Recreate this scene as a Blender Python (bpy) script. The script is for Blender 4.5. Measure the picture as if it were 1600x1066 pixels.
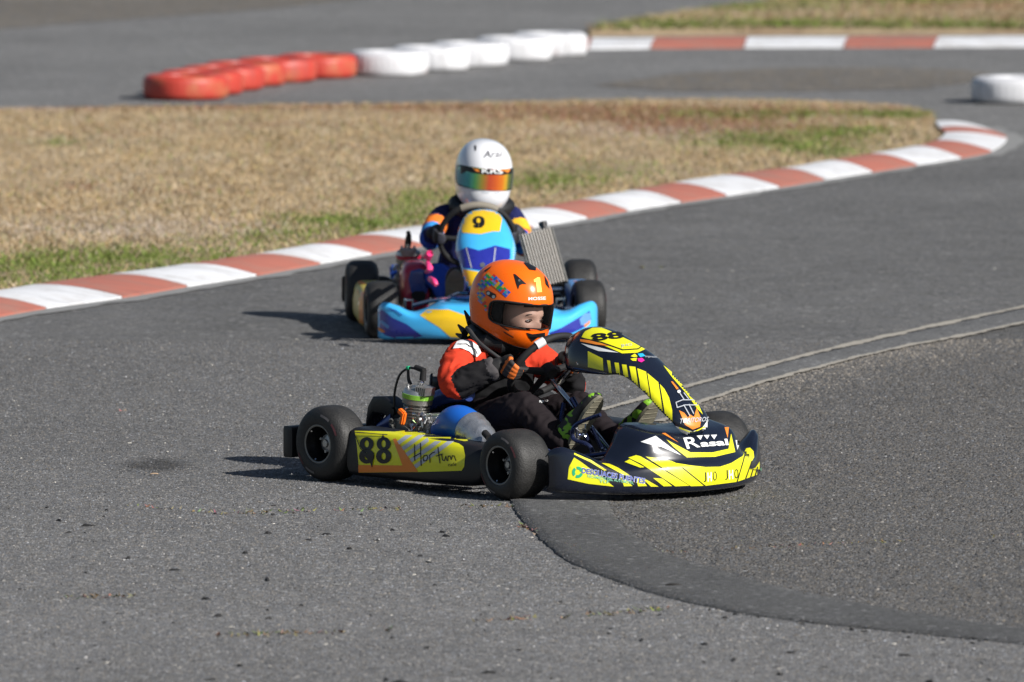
import bpy, bmesh, math, random
import numpy as np
from mathutils import Vector, Matrix, noise
from mathutils.bvhtree import BVHTree
from mathutils.geometry import tessellate_polygon

for o in list(bpy.data.objects):
    bpy.data.objects.remove(o)
scene = bpy.context.scene
COL = scene.collection
R = math.radians

# ------------------------------------------------------------------ camera
F_PX, CAM_H, CX, CY, Y_HOR = 13333.0, 3.06, 800.0, 533.0, -556.0   # photo pixels (1600 wide)
PITCH = math.atan((CY - Y_HOR) / F_PX)
cam = bpy.data.cameras.new('camera')
cam.sensor_width = 36.0
cam.lens = F_PX / 1600.0 * 36.0
cam.clip_end = 3000.0
cam.dof.use_dof = True
cam.dof.focus_distance = 31.2
cam.dof.aperture_fstop = 5.6
camo = bpy.data.objects.new('camera', cam)
COL.objects.link(camo)
camo.location = (0, 0, CAM_H)
camo.rotation_euler = (R(90) - PITCH, 0, 0)
scene.camera = camo

# ------------------------------------------------------------------ light
SUN_DIR = Vector((0.67, -0.526, 0.53)).normalized()       # towards the sun
sun_elev = math.asin(SUN_DIR.z)
sun_az = math.atan2(SUN_DIR.x, SUN_DIR.y)
world = bpy.data.worlds.new('World')
scene.world = world
world.use_nodes = True
nt = world.node_tree
nt.nodes.clear()
sky = nt.nodes.new('ShaderNodeTexSky')
sky.sky_type = 'NISHITA'
sky.sun_disc = False
sky.sun_elevation = sun_elev
sky.sun_rotation = sun_az
bg = nt.nodes.new('ShaderNodeBackground')
bg.inputs['Strength'].default_value = 0.05
wo = nt.nodes.new('ShaderNodeOutputWorld')
nt.links.new(sky.outputs[0], bg.inputs[0])
nt.links.new(bg.outputs[0], wo.inputs[0])
sl = bpy.data.lights.new('sun', 'SUN')
sl.energy = 4.6
sl.angle = R(0.53)
sl.color = (1.0, 0.965, 0.915)
so = bpy.data.objects.new('sun', sl)
COL.objects.link(so)
so.rotation_euler = SUN_DIR.to_track_quat('Z', 'Y').to_euler()
so.location = (30, -20, 30)
vs = scene.view_settings
vs.view_transform = 'Standard'
vs.look = 'None'
vs.gamma = 1.0
vs.use_curve_mapping = False
vs.exposure = 0.40

# ------------------------------------------------------------------ pixel -> place helpers
CAM = np.array([0, 0, CAM_H])
def ray(px, py):
    a, b = (px - CX) / F_PX, -(py - CY) / F_PX
    return np.array([a, math.cos(PITCH) + b * math.sin(PITCH), -math.sin(PITCH) + b * math.cos(PITCH)])
def G(px, py, z=0.0):
    r = ray(px, py)
    return CAM + r * ((z - CAM_H) / r[2])
class Frame:
    """A kart's own axes: x forward, y to its left, z up; origin under the middle of the rear axle."""
    def __init__(s, origin, yaw):
        s.o = np.array(origin, float); s.yaw = yaw
        c, n = math.cos(yaw), math.sin(yaw)
        s.m = np.array([[c, n, 0], [-n, c, 0], [0, 0, 1.0]])
    def L(s, px, py, axis, val):
        c = s.m @ (CAM - s.o); r = s.m @ ray(px, py)
        return c + r * ((val - c[axis]) / r[axis])
    def Y(s, px, py, val=0.0): return s.L(px, py, 1, val)
    def X(s, px, py, val=0.0): return s.L(px, py, 0, val)
    def mat(s):
        return Matrix.Translation(Vector(s.o)) @ Matrix.Rotation(s.yaw, 4, 'Z')

def S(r, g, b):
    f = lambda c: (c / 12.92 if c <= 0.04045 else ((c + 0.055) / 1.055) ** 2.4)
    return (f(r / 255), f(g / 255), f(b / 255))

# ------------------------------------------------------------------ materials
MATS = {}
def pm(name, rgb, rough=0.5, metal=0.0, var=0.12, nscale=30.0, bump=0.0, bscale=200.0, coat=0.0, spec=0.5, rvar=0.12):
    """Principled material with uneven colour and gloss."""
    if name in MATS: return MATS[name]
    m = bpy.data.materials.new(name); m.use_nodes = True
    n = m.node_tree.nodes; l = m.node_tree.links
    b = n['Principled BSDF']
    tc = n.new('ShaderNodeTexCoord')
    nz = n.new('ShaderNodeTexNoise'); nz.inputs['Scale'].default_value = nscale; nz.inputs['Detail'].default_value = 5
    l.new(tc.outputs['Object'], nz.inputs['Vector'])
    mx = n.new('ShaderNodeMix'); mx.data_type = 'RGBA'
    mx.inputs['A'].default_value = (*[c * (1 - var) for c in rgb], 1)
    mx.inputs['B'].default_value = (*[min(1, c * (1 + var)) for c in rgb], 1)
    l.new(nz.outputs['Fac'], mx.inputs['Factor'])
    l.new(mx.outputs['Result'], b.inputs['Base Color'])
    mr = n.new('ShaderNodeMapRange')
    mr.inputs['To Min'].default_value = max(0.02, rough - rvar); mr.inputs['To Max'].default_value = min(1, rough + rvar)
    l.new(nz.outputs['Fac'], mr.inputs['Value']); l.new(mr.outputs['Result'], b.inputs['Roughness'])
    b.inputs['Metallic'].default_value = metal
    b.inputs['Coat Weight'].default_value = coat
    b.inputs['Coat Roughness'].default_value = 0.08
    b.inputs['Specular IOR Level'].default_value = spec
    if bump:
        n2 = n.new('ShaderNodeTexNoise'); n2.inputs['Scale'].default_value = bscale; n2.inputs['Detail'].default_value = 4
        l.new(tc.outputs['Object'], n2.inputs['Vector'])
        bp = n.new('ShaderNodeBump'); bp.inputs['Strength'].default_value = bump; bp.inputs['Distance'].default_value = 0.004
        l.new(n2.outputs['Fac'], bp.inputs['Height']); l.new(bp.outputs['Normal'], b.inputs['Normal'])
    MATS[name] = m
    return m

# ------------------------------------------------------------------ mesh helpers
def catmull(pts, n):
    """Smooth curve through the points, n samples in each span."""
    P = np.asarray(pts, float)
    if len(P) < 3:
        t = np.linspace(0, 1, n + 1)[:, None]
        return P[0] * (1 - t) + P[1] * t
    Q = np.vstack([2 * P[0] - P[1], P, 2 * P[-1] - P[-2]])
    out = []
    for i in range(1, len(Q) - 2):
        p0, p1, p2, p3 = Q[i - 1], Q[i], Q[i + 1], Q[i + 2]
        for k in range(n):
            t = k / n
            out.append(0.5 * ((2 * p1) + (-p0 + p2) * t + (2 * p0 - 5 * p1 + 4 * p2 - p3) * t * t + (-p0 + 3 * p1 - 3 * p2 + p3) * t ** 3))
    out.append(P[-1])
    return np.array(out)

class MB:
    def __init__(s): s.v = []; s.f = []; s.mi = []
    def add(s, v, f, m=0):
        b = len(s.v); s.v.extend([tuple(map(float, p)) for p in v])
        s.f.extend([tuple(b + i for i in q) for q in f]); s.mi.extend([m] * len(f))
        return s
    def loft(s, rings, closed=True, caps=True, m=0):
        n = len(rings[0]); v = [p for r in rings for p in r]; f = []
        for i in range(len(rings) - 1):
            for j in range(n if closed else n - 1):
                k = (j + 1) % n
                f.append((i * n + j, i * n + k, (i + 1) * n + k, (i + 1) * n + j))
        if caps and closed:
            f.append(tuple(range(n))[::-1]); f.append(tuple((len(rings) - 1) * n + j for j in range(n)))
        return s.add(v, f, m)
    def tube(s, pts, r, n=10, smooth=0, m=0, caps=True):
        P = np.asarray(pts, float)
        rr = np.full(len(P), r, float) if np.isscalar(r) else np.asarray(r, float)
        if smooth:
            Q = catmull(np.hstack([P, rr[:, None]]), smooth); P, rr = Q[:, :3], Q[:, 3]
        T = np.gradient(P, axis=0); T /= np.linalg.norm(T, axis=1)[:, None] + 1e-12
        a = np.array([0, 0, 1.0]) if abs(T[0][2]) < 0.9 else np.array([1.0, 0, 0])
        u = np.cross(T[0], a); u /= np.linalg.norm(u)
        rings = []
        for p, t, q in zip(P, T, rr):
            u = u - t * (u @ t); u /= np.linalg.norm(u) + 1e-12
            w = np.cross(t, u)
            rings.append([p + q * (math.cos(2 * math.pi * k / n) * u + math.sin(2 * math.pi * k / n) * w) for k in range(n)])
        return s.loft(rings, True, caps, m)
    def lathe(s, prof, n=48, axis='y', c=(0, 0, 0), m=0, closed=False):
        rings = []
        for r, h in prof:
            q = []
            for k in range(n):
                a = 2 * math.pi * k / n; x, y = r * math.cos(a), r * math.sin(a)
                p = {'y': (x, h, y), 'z': (x, y, h), 'x': (h, x, y)}[axis]
                q.append((p[0] + c[0], p[1] + c[1], p[2] + c[2]))
            rings.append(q)
        if closed: rings.append(rings[0])
        return s.loft(rings, True, False, m)
    def box(s, c, d, M=None, m=0, bev=0.0):
        bm = bmesh.new(); bmesh.ops.create_cube(bm, size=1.0)
        bmesh.ops.scale(bm, vec=d, verts=bm.verts)
        if bev: bmesh.ops.bevel(bm, geom=bm.edges[:], offset=bev, segments=2, affect='EDGES')
        if M is not None: bmesh.ops.transform(bm, matrix=M, verts=bm.verts)
        bmesh.ops.translate(bm, vec=c, verts=bm.verts)
        bm.verts.index_update()
        s.add([v.co for v in bm.verts], [[v.index for v in q.verts] for q in bm.faces], m); bm.free()
        return s
    def grid(s, P, m=0):
        P = np.asarray(P); a, b = P.shape[:2]
        return s.add(P.reshape(-1, 3), [(i * b + j, i * b + j + 1, (i + 1) * b + j + 1, (i + 1) * b + j) for i in range(a - 1) for j in range(b - 1)], m)
    def clutter(s, c, d, n, seed, lo=0.008, hi=0.03, m=0):
        rnd = random.Random(seed)
        for _ in range(n):
            p = [c[i] + (rnd.random() - .5) * d[i] for i in range(3)]
            if rnd.random() < .5:
                e = [rnd.uniform(lo, hi) for _ in range(3)]
                s.box(p, e, Matrix.Rotation(rnd.random() * 3, 4, Vector((rnd.random(), rnd.random(), rnd.random() + .01))), m, 0.0015)
            else:
                q = Vector((rnd.uniform(-1, 1), rnd.uniform(-1, 1), rnd.uniform(-1, 1))).normalized() * rnd.uniform(lo, hi) * 1.4
                s.tube([p, [p[i] + q[i] for i in range(3)]], rnd.uniform(lo, hi) * .35, 8, m=m)
        return s
    def build(s, name, mats, parent=None, smooth=True, angle=40, solid=0.0, M=None):
        me = bpy.data.meshes.new(name); me.from_pydata(s.v, [], s.f)
        if not isinstance(mats, (list, tuple)): mats = [mats]
        for q in mats: me.materials.append(q)
        if len(mats) > 1: me.polygons.foreach_set('material_index', s.mi)
        bm = bmesh.new(); bm.from_mesh(me); bmesh.ops.recalc_face_normals(bm, faces=bm.faces); bm.to_mesh(me); bm.free()
        if smooth:
            me.polygons.foreach_set('use_smooth', [True] * len(me.polygons)); me.set_sharp_from_angle(angle=R(angle))
        me.update()
        o = bpy.data.objects.new(name, me); COL.objects.link(o)
        if parent: o.parent = parent
        if M is not None: o.matrix_local = M
        if solid:
            q = o.modifiers.new('shell', 'SOLIDIFY'); q.thickness = solid; q.offset = -1
        return o

def tag(o, label=None, cat=None, group=None, kind=None):
    if label: o['label'] = label
    if cat: o['category'] = cat
    if group: o['group'] = group
    if kind: o['kind'] = kind
    return o
def empty(name, M):
    o = bpy.data.objects.new(name, None); COL.objects.link(o); o.matrix_world = M; o.empty_display_size = .2
    return o
def superring(cx, cz, hx, hz, n=28, p=4.0):
    out = []
    for k in range(n):
        a = 2 * math.pi * k / n; c, d = math.cos(a), math.sin(a)
        out.append((cx + hx * math.copysign(abs(c) ** (2 / p), c), cz + hz * math.copysign(abs(d) ** (2 / p), d)))
    return out

# ------------------------------------------------------------------ printed graphics laid on the curved panels
class Print:
    """Thin vinyl stickers. Outlines are given as photo pixels, carried onto the panel they stick to."""
    def __init__(s, target):
        bpy.context.view_layer.update()
        s.t = target; s.M = target.matrix_world.copy(); s.Mi = s.M.inverted()
        me = target.data
        s.bvh = BVHTree.FromPolygons([v.co[:] for v in me.vertices], [p.vertices[:] for p in me.polygons])
        s.org = s.Mi @ Vector(CAM)
        s.layer = 0
    def hit(s, px, py):
        d = (s.Mi.to_3x3() @ Vector(ray(px, py))).normalized()
        loc, nor, i, dist = s.bvh.ray_cast(s.org, d)
        if loc is None: return None
        if nor.dot(d) > 0: nor = -nor
        return loc, nor
    def mesh2d(s, name, V, Fc, mat, step, off):
        bm = bmesh.new()
        vs_ = [bm.verts.new((x, y, 0)) for x, y in V]
        for f in Fc:
            f = list(f)
            for t in ([f] if len(f) == 3 else [[f[i] for i in q] for q in tessellate_polygon([[Vector((*V[i], 0)) for i in f]])]):
                try: bm.faces.new([vs_[i] for i in t])
                except ValueError: pass
        A = np.array(V)
        for ax in (0, 1):
            lo, hi = A[:, ax].min(), A[:, ax].max()
            no = (1, 0, 0) if ax == 0 else (0, 1, 0)
            c = lo + step * .5
            while c < hi:
                bmesh.ops.bisect_plane(bm, geom=bm.verts[:] + bm.edges[:] + bm.faces[:], plane_co=(c, c, 0), plane_no=no)
                c += step
        bm.verts.ensure_lookup_table(); bm.verts.index_update()
        P, N, ok = [], [], []
        for v in bm.verts:
            h = s.hit(v.co.x, v.co.y)
            if h is None: P.append((0, 0, 0)); ok.append(False)
            else: P.append(tuple(h[0] + h[1] * off)); ok.append(True)
        faces = []
        for f in bm.faces:
            ids = [v.index for v in f.verts]
            if not all(ok[i] for i in ids): continue
            q = [Vector(P[i]) for i in ids]
            if max((q[i] - q[i - 1]).length for i in range(len(q))) > 0.06: continue
            faces.append(ids)
        bm.free()
        if not faces: print('PRINT MISSED', name, V[0]); return None
        used = sorted({i for f in faces for i in f}); ren = {i: k for k, i in enumerate(used)}
        me = bpy.data.meshes.new(name); me.from_pydata([P[i] for i in used], [], [[ren[i] for i in f] for f in faces])
        me.materials.append(mat)
        me.polygons.foreach_set('use_smooth', [True] * len(me.polygons)); me.update()
        o = bpy.data.objects.new(name, me); COL.objects.link(o); o.parent = s.t
        return o
    def poly(s, name, pts, mat, layer=1, step=4.0):
        return s.mesh2d(name, pts, [range(len(pts))], mat, step, 0.0012 * layer)
    def polys(s, name, lst, mat, layer=1, step=4.0):
        V, Fc = [], []
        for p in lst: Fc.append(range(len(V), len(V) + len(p))); V += list(p)
        return s.mesh2d(name, V, Fc, mat, step, 0.0012 * layer)
    def strokes(s, name, lines, w, mat, layer=2, step=4.0):
        V, Fc = [], []
        for ln in lines:
            for (x0, y0), (x1, y1) in zip(ln[:-1], ln[1:]):
                d = math.hypot(x1 - x0, y1 - y0) or 1; ux, uy = (x1 - x0) / d, (y1 - y0) / d
                nx, ny = -uy * w / 2, ux * w / 2; e = w * .3
                b = len(V)
                V += [(x0 - ux * e + nx, y0 - uy * e + ny), (x1 + ux * e + nx, y1 + uy * e + ny), (x1 + ux * e - nx, y1 + uy * e - ny), (x0 - ux * e - nx, y0 - uy * e - ny)]
                Fc.append((b, b + 1, b + 2, b + 3))
        return s.mesh2d(name, V, Fc, mat, step, 0.0012 * layer)
    def text(s, name, txt, o, U, V, mat, layer=2, bold=0.0, step=4.0):
        cu = bpy.data.curves.new('t', 'FONT'); cu.body = txt; cu.offset = bold; cu.resolution_u = 3
        to = bpy.data.objects.new('t', cu); COL.objects.link(to); bpy.context.view_layer.update()
        me = bpy.data.meshes.new_from_object(to)
        A = np.array([v.co[:2] for v in me.vertices]); lo, hi = A.min(0), A.max(0)
        A = (A - lo) / (hi - lo)
        W = [(o[0] + a * U[0] + b * V[0], o[1] + a * U[1] + b * V[1]) for a, b in A]
        Fc = [p.vertices[:] for p in me.polygons]
        bpy.data.objects.remove(to); bpy.data.curves.remove(cu); bpy.data.meshes.remove(me)
        return s.mesh2d(name, W, Fc, mat, step, 0.0012 * layer)
def disc(cx, cy, r, n=14, ry=None):
    return [(cx + r * math.cos(2 * math.pi * k / n), cy + (ry or r) * math.sin(2 * math.pi * k / n)) for k in range(n)]

# ================================================================== GROUND
def asphalt(name, base, coarse=1.0, warm=0.0, stain=None, bands=None, relief=0.55):
    m = bpy.data.materials.new(name); m.use_nodes = True
    n = m.node_tree.nodes; l = m.node_tree.links; b = n['Principled BSDF']
    tc = n.new('ShaderNodeTexCoord'); pos = tc.outputs['Object']
    def nz(sc, det=4, rough=.6):
        q = n.new('ShaderNodeTexNoise'); q.inputs['Scale'].default_value = sc; q.inputs['Detail'].default_value = det
        q.inputs['Roughness'].default_value = rough; l.new(pos, q.inputs['Vector']); return q.outputs['Fac']
    def mr(v, a, c, d, e):
        q = n.new('ShaderNodeMapRange'); q.inputs['From Min'].default_value = a; q.inputs['From Max'].default_value = c
        q.inputs['To Min'].default_value = d; q.inputs['To Max'].default_value = e; l.new(v, q.inputs['Value']); return q.outputs['Result']
    def mul(a, c):
        q = n.new('ShaderNodeMath'); q.operation = 'MULTIPLY'; l.new(a, q.inputs[0])
        if hasattr(c, 'is_linked'): l.new(c, q.inputs[1])
        else: q.inputs[1].default_value = c
        return q.outputs[0]
    def add(a, c):
        q = n.new('ShaderNodeMath'); q.operation = 'ADD'; l.new(a, q.inputs[0]); l.new(c, q.inputs[1]); return q.outputs[0]
    vo = n.new('ShaderNodeTexVoronoi'); vo.inputs['Scale'].default_value = 105 / coarse; l.new(pos, vo.inputs['Vector'])
    sep = n.new('ShaderNodeSeparateColor'); l.new(vo.outputs['Color'], sep.inputs[0])
    stone = mr(sep.outputs[0], 0, 1, .62, 1.38)
    v2 = n.new('ShaderNodeTexVoronoi'); v2.inputs['Scale'].default_value = 46 / coarse; l.new(pos, v2.inputs['Vector'])
    s2 = n.new('ShaderNodeSeparateColor'); l.new(v2.outputs['Color'], s2.inputs[0])
    spark = mr(s2.outputs[1], .93, 1.0, 1.0, 2.1)
    dark = mr(s2.outputs[2], .0, .1, .55, 1.0)
    big = mr(nz(.35, 5), .3, .7, .88, 1.12)
    mid = mr(nz(2.6, 6, .7), .3, .7, .86, 1.14)
    fac = mul(mul(mul(stone, spark), mul(big, mid)), dark)
    if stain:
        for (sx, sy, rx, ry, k) in stain:
            mp = n.new('ShaderNodeMapping'); mp.vector_type = 'POINT'
            mp.inputs['Location'].default_value = (-sx / rx, -sy / ry, 0); mp.inputs['Scale'].default_value = (1 / rx, 1 / ry, 0)
            l.new(pos, mp.inputs['Vector'])
            ln = n.new('ShaderNodeVectorMath'); ln.operation = 'LENGTH'; l.new(mp.outputs[0], ln.inputs[0])
            wob = mr(nz(7, 3), .3, .7, -.25, .25)
            fac = mul(fac, mr(add(ln.outputs['Value'], wob), .45, 1.0, k, 1.0))
    if bands:                                    # rubbered-in racing line, dusty lanes
        sx_ = n.new('ShaderNodeSeparateXYZ'); l.new(pos, sx_.inputs[0])
        wy = add(sx_.outputs['Y'], mr(nz(.25, 3), .3, .7, -2.5, 2.5))
        for (a_, b_, c_, d_) in bands: fac = mul(fac, mr(wy, a_, b_, c_, d_))
    cm = n.new('ShaderNodeMix'); cm.data_type = 'RGBA'
    cm.inputs['A'].default_value = (base * .985, base * .985, base * 1.0, 1)
    cm.inputs['B'].default_value = (base * (1.0 + warm), base * (1.0 + warm * .35), base * (.985 - warm * .45), 1)
    l.new(mr(nz(9, 5, .7), .38, .62, 0, 1), cm.inputs['Factor'])
    vm = n.new('ShaderNodeVectorMath'); vm.operation = 'SCALE'; l.new(cm.outputs['Result'], vm.inputs[0]); l.new(fac, vm.inputs['Scale'])
    l.new(vm.outputs[0], b.inputs['Base Color'])
    b.inputs['Roughness'].default_value = .88; b.inputs['Specular IOR Level'].default_value = .25
    h = add(mul(vo.outputs['Distance'], -1.0), mr(nz(160 / coarse, 3), 0, 1, 0, .8))
    h = add(h, mr(sep.outputs[1], 0, 1, 0, .8))
    bp = n.new('ShaderNodeBump'); bp.inputs['Strength'].default_value = relief; bp.inputs['Distance'].default_value = .006 * coarse
    l.new(h, bp.inputs['Height']); l.new(bp.outputs['Normal'], b.inputs['Normal'])
    return m

st = G(247, 727)
M_ASPH = asphalt('worn_asphalt', .160, 1.0, .03, stain=[(st[0], st[1], .17, .36, .42)], bands=[(29, 33, 1.0, .80), (46, 54, 1.0, 1.35)])
M_COARSE = asphalt('coarse_asphalt', .118, 1.5, .07, relief=.9)
M_PATCH = asphalt('smooth_asphalt_patch', .094, .8, .0, relief=.4, bands=[(29.5, 33, 1.0, 1.45)])
M_BROWN = asphalt('old_brown_asphalt', .135, 1.5, .32)

def sheet(name, pts, z, mat, cut=None, label=None):
    mb = MB(); mb.add([(p[0], p[1], z) for p in pts], [tuple(range(len(pts)))])
    o = mb.build(name, mat, smooth=False); o['kind'] = 'structure'
    return o
sheet('ground', [(-500, -200), (500, -200), (500, 1500), (-500, 1500)], 0, M_ASPH)

rs = np.random.RandomState(4)
def gpath(px, n=10, jit=0.0, z=0.0):
    P = catmull([G(*p, z)[:2] for p in px], n)
    if jit:
        P = P + np.array([[noise.noise(Vector((p[0] * 9, p[1] * 9, 3))) * jit + (rs.rand() - .5) * jit * .5,
                           noise.noise(Vector((p[0] * 9, p[1] * 9, 8))) * jit * 2] for p in P])
    return P
OUT = [(2400, 330), (2000, 403), (1760, 450), (1600, 483), (1500, 504), (1400, 526), (1300, 549), (1200, 574), (1080, 606), (1000, 628), (900, 655), (820, 695), (790, 740), (796, 782),
       (815, 815), (850, 850), (890, 880), (960, 908), (1050, 937), (1200, 966), (1400, 988), (1600, 1008), (1760, 1024), (2000, 1046), (2400, 1080)]
INN = [(2400, 365), (2000, 434), (1760, 478), (1600, 507), (1500, 528), (1400, 547), (1300, 571), (1200, 598), (1100, 629), (1030, 662), (975, 705), (948, 750), (953, 790),
       (978, 825), (1018, 855), (1060, 873), (1150, 900), (1250, 926), (1400, 955), (1500, 971), (1600, 985), (1760, 1006), (2000, 1031), (2400, 1068)]
inn = gpath(INN, 16, .012); out = gpath(OUT, 16, .009)
# coarse old asphalt enclosed by the repair strip
sheet('coarse_asphalt', list(map(tuple, inn)) + [(14, 24), (14, 48)], .004, M_COARSE)
# repair strip with a low, crumbly edge
na = 320
def resamp(P, n):
    d = np.r_[0, np.cumsum(np.linalg.norm(np.diff(P, axis=0), axis=1))]; t = np.linspace(0, d[-1], n)
    return np.c_[np.interp(t, d, P[:, 0]), np.interp(t, d, P[:, 1])]
io, oo = resamp(inn, na), resamp(out, na)
g = []
for a, b in zip(oo, io):
    row = [(a[0], a[1], -.001)]
    for t in np.linspace(0, 1, 7):
        p = a + (b - a) * (.02 + t * .96)
        row.append((p[0], p[1], .0075 + .004 * math.sin(math.pi * t)))
    row.append((b[0], b[1], .003)); g.append(row)
o = MB().grid(g).build('asphalt_patch', M_PATCH, smooth=True, angle=60); o['kind'] = 'structure'
# pale dust swept against the far leg of the strip
M_DUST = pm('pale_dust', (.36, .33, .28), .95, var=.3, nscale=12, bump=.4, bscale=150)
def dust(name, P, w, z):
    v, f = [], []
    for i, p in enumerate(P):
        t = P[min(i + 1, len(P) - 1)] - P[max(i - 1, 0)]; t = t / np.linalg.norm(t); nn = np.array([-t[1], t[0]])
        k = w * (.35 + .9 * abs(noise.noise(Vector((p[0] * 2.3, p[1] * 2.3, 1)))) + .3 * rs.rand())
        v += [(*(p + nn * k * .6), z), (*(p - nn * k * .6), z)]
    f = [(2 * i, 2 * i + 1, 2 * i + 3, 2 * i + 2) for i in range(len(P) - 1)]
    o = MB().add(v, f).build(name, M_DUST, smooth=False); o['kind'] = 'structure'
dust('dust_line', gpath(OUT[:11], 40, .012), .062, .0125)
dust('dust_line', gpath([(p[0], p[1] + 1) for p in INN[:10]], 40, .016), .045, .0125)
# browner old asphalt at the back and a paler run in the back lane
sheet('old_asphalt', [tuple(G(*p)[:2]) for p in [(-300, 62), (0, 46), (120, 36), (260, 26), (420, 14), (540, 1), (620, -12), (700, -60), (-300, -60)]], .004, M_BROWN)
sheet('old_asphalt', [tuple(p) for p in gpath([(930, 134), (1000, 124), (1120, 112), (1300, 106), (1500, 110), (1540, 122), (1450, 138), (1250, 143), (1050, 142), (930, 134)], 8, .1)], .004, M_BROWN)

# ------------------------------------------------------------------ kerbs
def paint(name, rgb, dirt=(.28, .25, .22), amt=.55):
    m = bpy.data.materials.new(name); m.use_nodes = True
    n = m.node_tree.nodes; l = m.node_tree.links; b = n['Principled BSDF']
    tc = n.new('ShaderNodeTexCoord')
    a = n.new('ShaderNodeTexNoise'); a.inputs['Scale'].default_value = 5; a.inputs['Detail'].default_value = 8; a.inputs['Roughness'].default_value = .7
    c = n.new('ShaderNodeTexNoise'); c.inputs['Scale'].default_value = 60; c.inputs['Detail'].default_value = 4
    l.new(tc.outputs['Object'], a.inputs['Vector']); l.new(tc.outputs['Object'], c.inputs['Vector'])
    r = n.new('ShaderNodeMapRange'); r.inputs['From Min'].default_value = .46; r.inputs['From Max'].default_value = .78; r.inputs['To Max'].default_value = amt
    l.new(a.outputs['Fac'], r.inputs['Value'])
    x = n.new('ShaderNodeMix'); x.data_type = 'RGBA'; x.inputs['A'].default_value = (*rgb, 1); x.inputs['B'].default_value = (*dirt, 1)
    l.new(r.outputs['Result'], x.inputs['Factor'])
    mp = n.new('ShaderNodeMapping'); mp.inputs['Rotation'].default_value = (0, 0, R(-66)); mp.inputs['Scale'].default_value = (1.2, 9, 1); l.new(tc.outputs['Object'], mp.inputs['Vector'])
    k_ = n.new('ShaderNodeTexNoise'); k_.inputs['Scale'].default_value = 1.6; k_.inputs['Detail'].default_value = 6; k_.inputs['Roughness'].default_value = .65; l.new(mp.outputs[0], k_.inputs['Vector'])
    r2 = n.new('ShaderNodeMapRange'); r2.inputs['From Min'].default_value = .52; r2.inputs['From Max'].default_value = .75; r2.inputs['To Max'].default_value = .55; l.new(k_.outputs['Fac'], r2.inputs['Value'])
    x2 = n.new('ShaderNodeMix'); x2.data_type = 'RGBA'; x2.inputs['B'].default_value = (.10, .095, .09, 1)
    l.new(r2.outputs['Result'], x2.inputs['Factor']); l.new(x.outputs['Result'], x2.inputs['A']); l.new(x2.outputs['Result'], b.inputs['Base Color'])
    b.inputs['Roughness'].default_value = .8
    bp = n.new('ShaderNodeBump'); bp.inputs['Strength'].default_value = .35; bp.inputs['Distance'].default_value = .004
    l.new(c.outputs['Fac'], bp.inputs['Height']); l.new(bp.outputs['Normal'], b.inputs['Normal'])
    return m
M_KW = paint('white_kerb_paint', (.70, .71, .735), (.42, .39, .36), .7); M_KR = paint('red_kerb_paint', (.42, .14, .10), (.30, .20, .16), .8)
M_CONC = pm('pale_concrete', (.24, .24, .235), .9, var=.25, nscale=25, bump=.4)
ZB = .06
def kerb(name, label, FR, BK, first_white, width_edge=.14, edging=True):
    f = np.array([G(*p)[:2] for p in FR]); k = np.array([G(*p, ZB)[:2] for p in BK])
    ns = 8
    fc, kc = catmull(f, ns), catmull(k, ns)
    e = empty(name, Matrix.Identity(4)); e['kind'] = 'structure'; e['label'] = label
    for i in range(len(f) - 1):
        A, B = fc[i * ns:(i + 1) * ns + 1].copy(), kc[i * ns:(i + 1) * ns + 1].copy()
        # narrow joint between blocks
        for q in (A, B):
            q[0] += (q[1] - q[0]) * .06; q[-1] += (q[-2] - q[-1]) * .06
        rows = []
        for j, (a, b) in enumerate(zip(A, B)):
            row = [(a[0], a[1], -.03)]
            for t in np.linspace(0, 1, 8):
                p = a + (b - a) * t
                z = .014 + (ZB - .014) * (math.sin(t * 1.9) / math.sin(1.9)) + .003 * noise.noise(Vector((p[0] * 3, p[1] * 3, 0)))
                row.append((p[0], p[1], z))
            row.append((b[0], b[1], -.03)); rows.append(row)
        mb = MB().grid(rows)
        n = len(rows[0])
        mb.add(rows[0], [tuple(range(n))]); mb.add(rows[-1], [tuple(range(n))])
        mb.build('kerb_block', M_KW if (i % 2 == 0) == first_white else M_KR, e, angle=50)
    if edging:
        t = np.gradient(fc, axis=0); t /= np.linalg.norm(t, axis=1)[:, None]
        d = np.c_[t[:, 1], -t[:, 0]]
        c = (kc - fc); sgn = -np.sign((d * c).sum(1))[:, None]; d = d * sgn
        rows = [[(*a, .006), (*(a + q * width_edge * (.8 + .4 * noise.noise(Vector((a[0] * 4, a[1] * 4, 5))))), .005)] for a, q in zip(fc, d)]
        o = MB().grid(rows).build('kerb_edging', M_CONC, e)
    return fc, kc
KF = [(-400, 571), (-280, 549), (-160, 528), (-50, 507), (72.5, 484.5), (191, 468), (292.5, 450.5), (401, 433), (501, 414.6), (581, 400), (664, 386), (748, 372), (833, 358), (917.5, 343.4), (980, 332),
      (1064, 318.4), (1134.7, 308), (1217.5, 295), (1287.5, 283), (1362.5, 271), (1432.5, 260), (1501, 249), (1549, 238.5), (1573, 219), (1553, 208), (1532, 200)]
KB = [(-580, 550), (-440, 527), (-310, 505), (-180, 484), (-48, 462), (55, 444), (172.5, 428), (290, 412.5), (397, 396.5), (486, 381.6), (558.5, 367), (650, 353), (742, 339), (833, 324.7), (905, 312),
      (986, 297), (1052, 285.6), (1130, 273), (1217.5, 263), (1295, 251), (1360, 240), (1430, 228), (1463, 219), (1477, 207), (1469, 199), (1461, 189)]
kf, kb = kerb('kerb', 'red and white striped kerb along the inside of the bend, in front of the dry grass', KF, KB, True)
KF2 = [(820, 79), (920, 78), (1016, 76.5), (1162, 75.5), (1318, 75), (1458, 74.5), (1615, 74), (1780, 74), (1930, 74), (2080, 74), (2230, 74), (2380, 74)]
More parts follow.
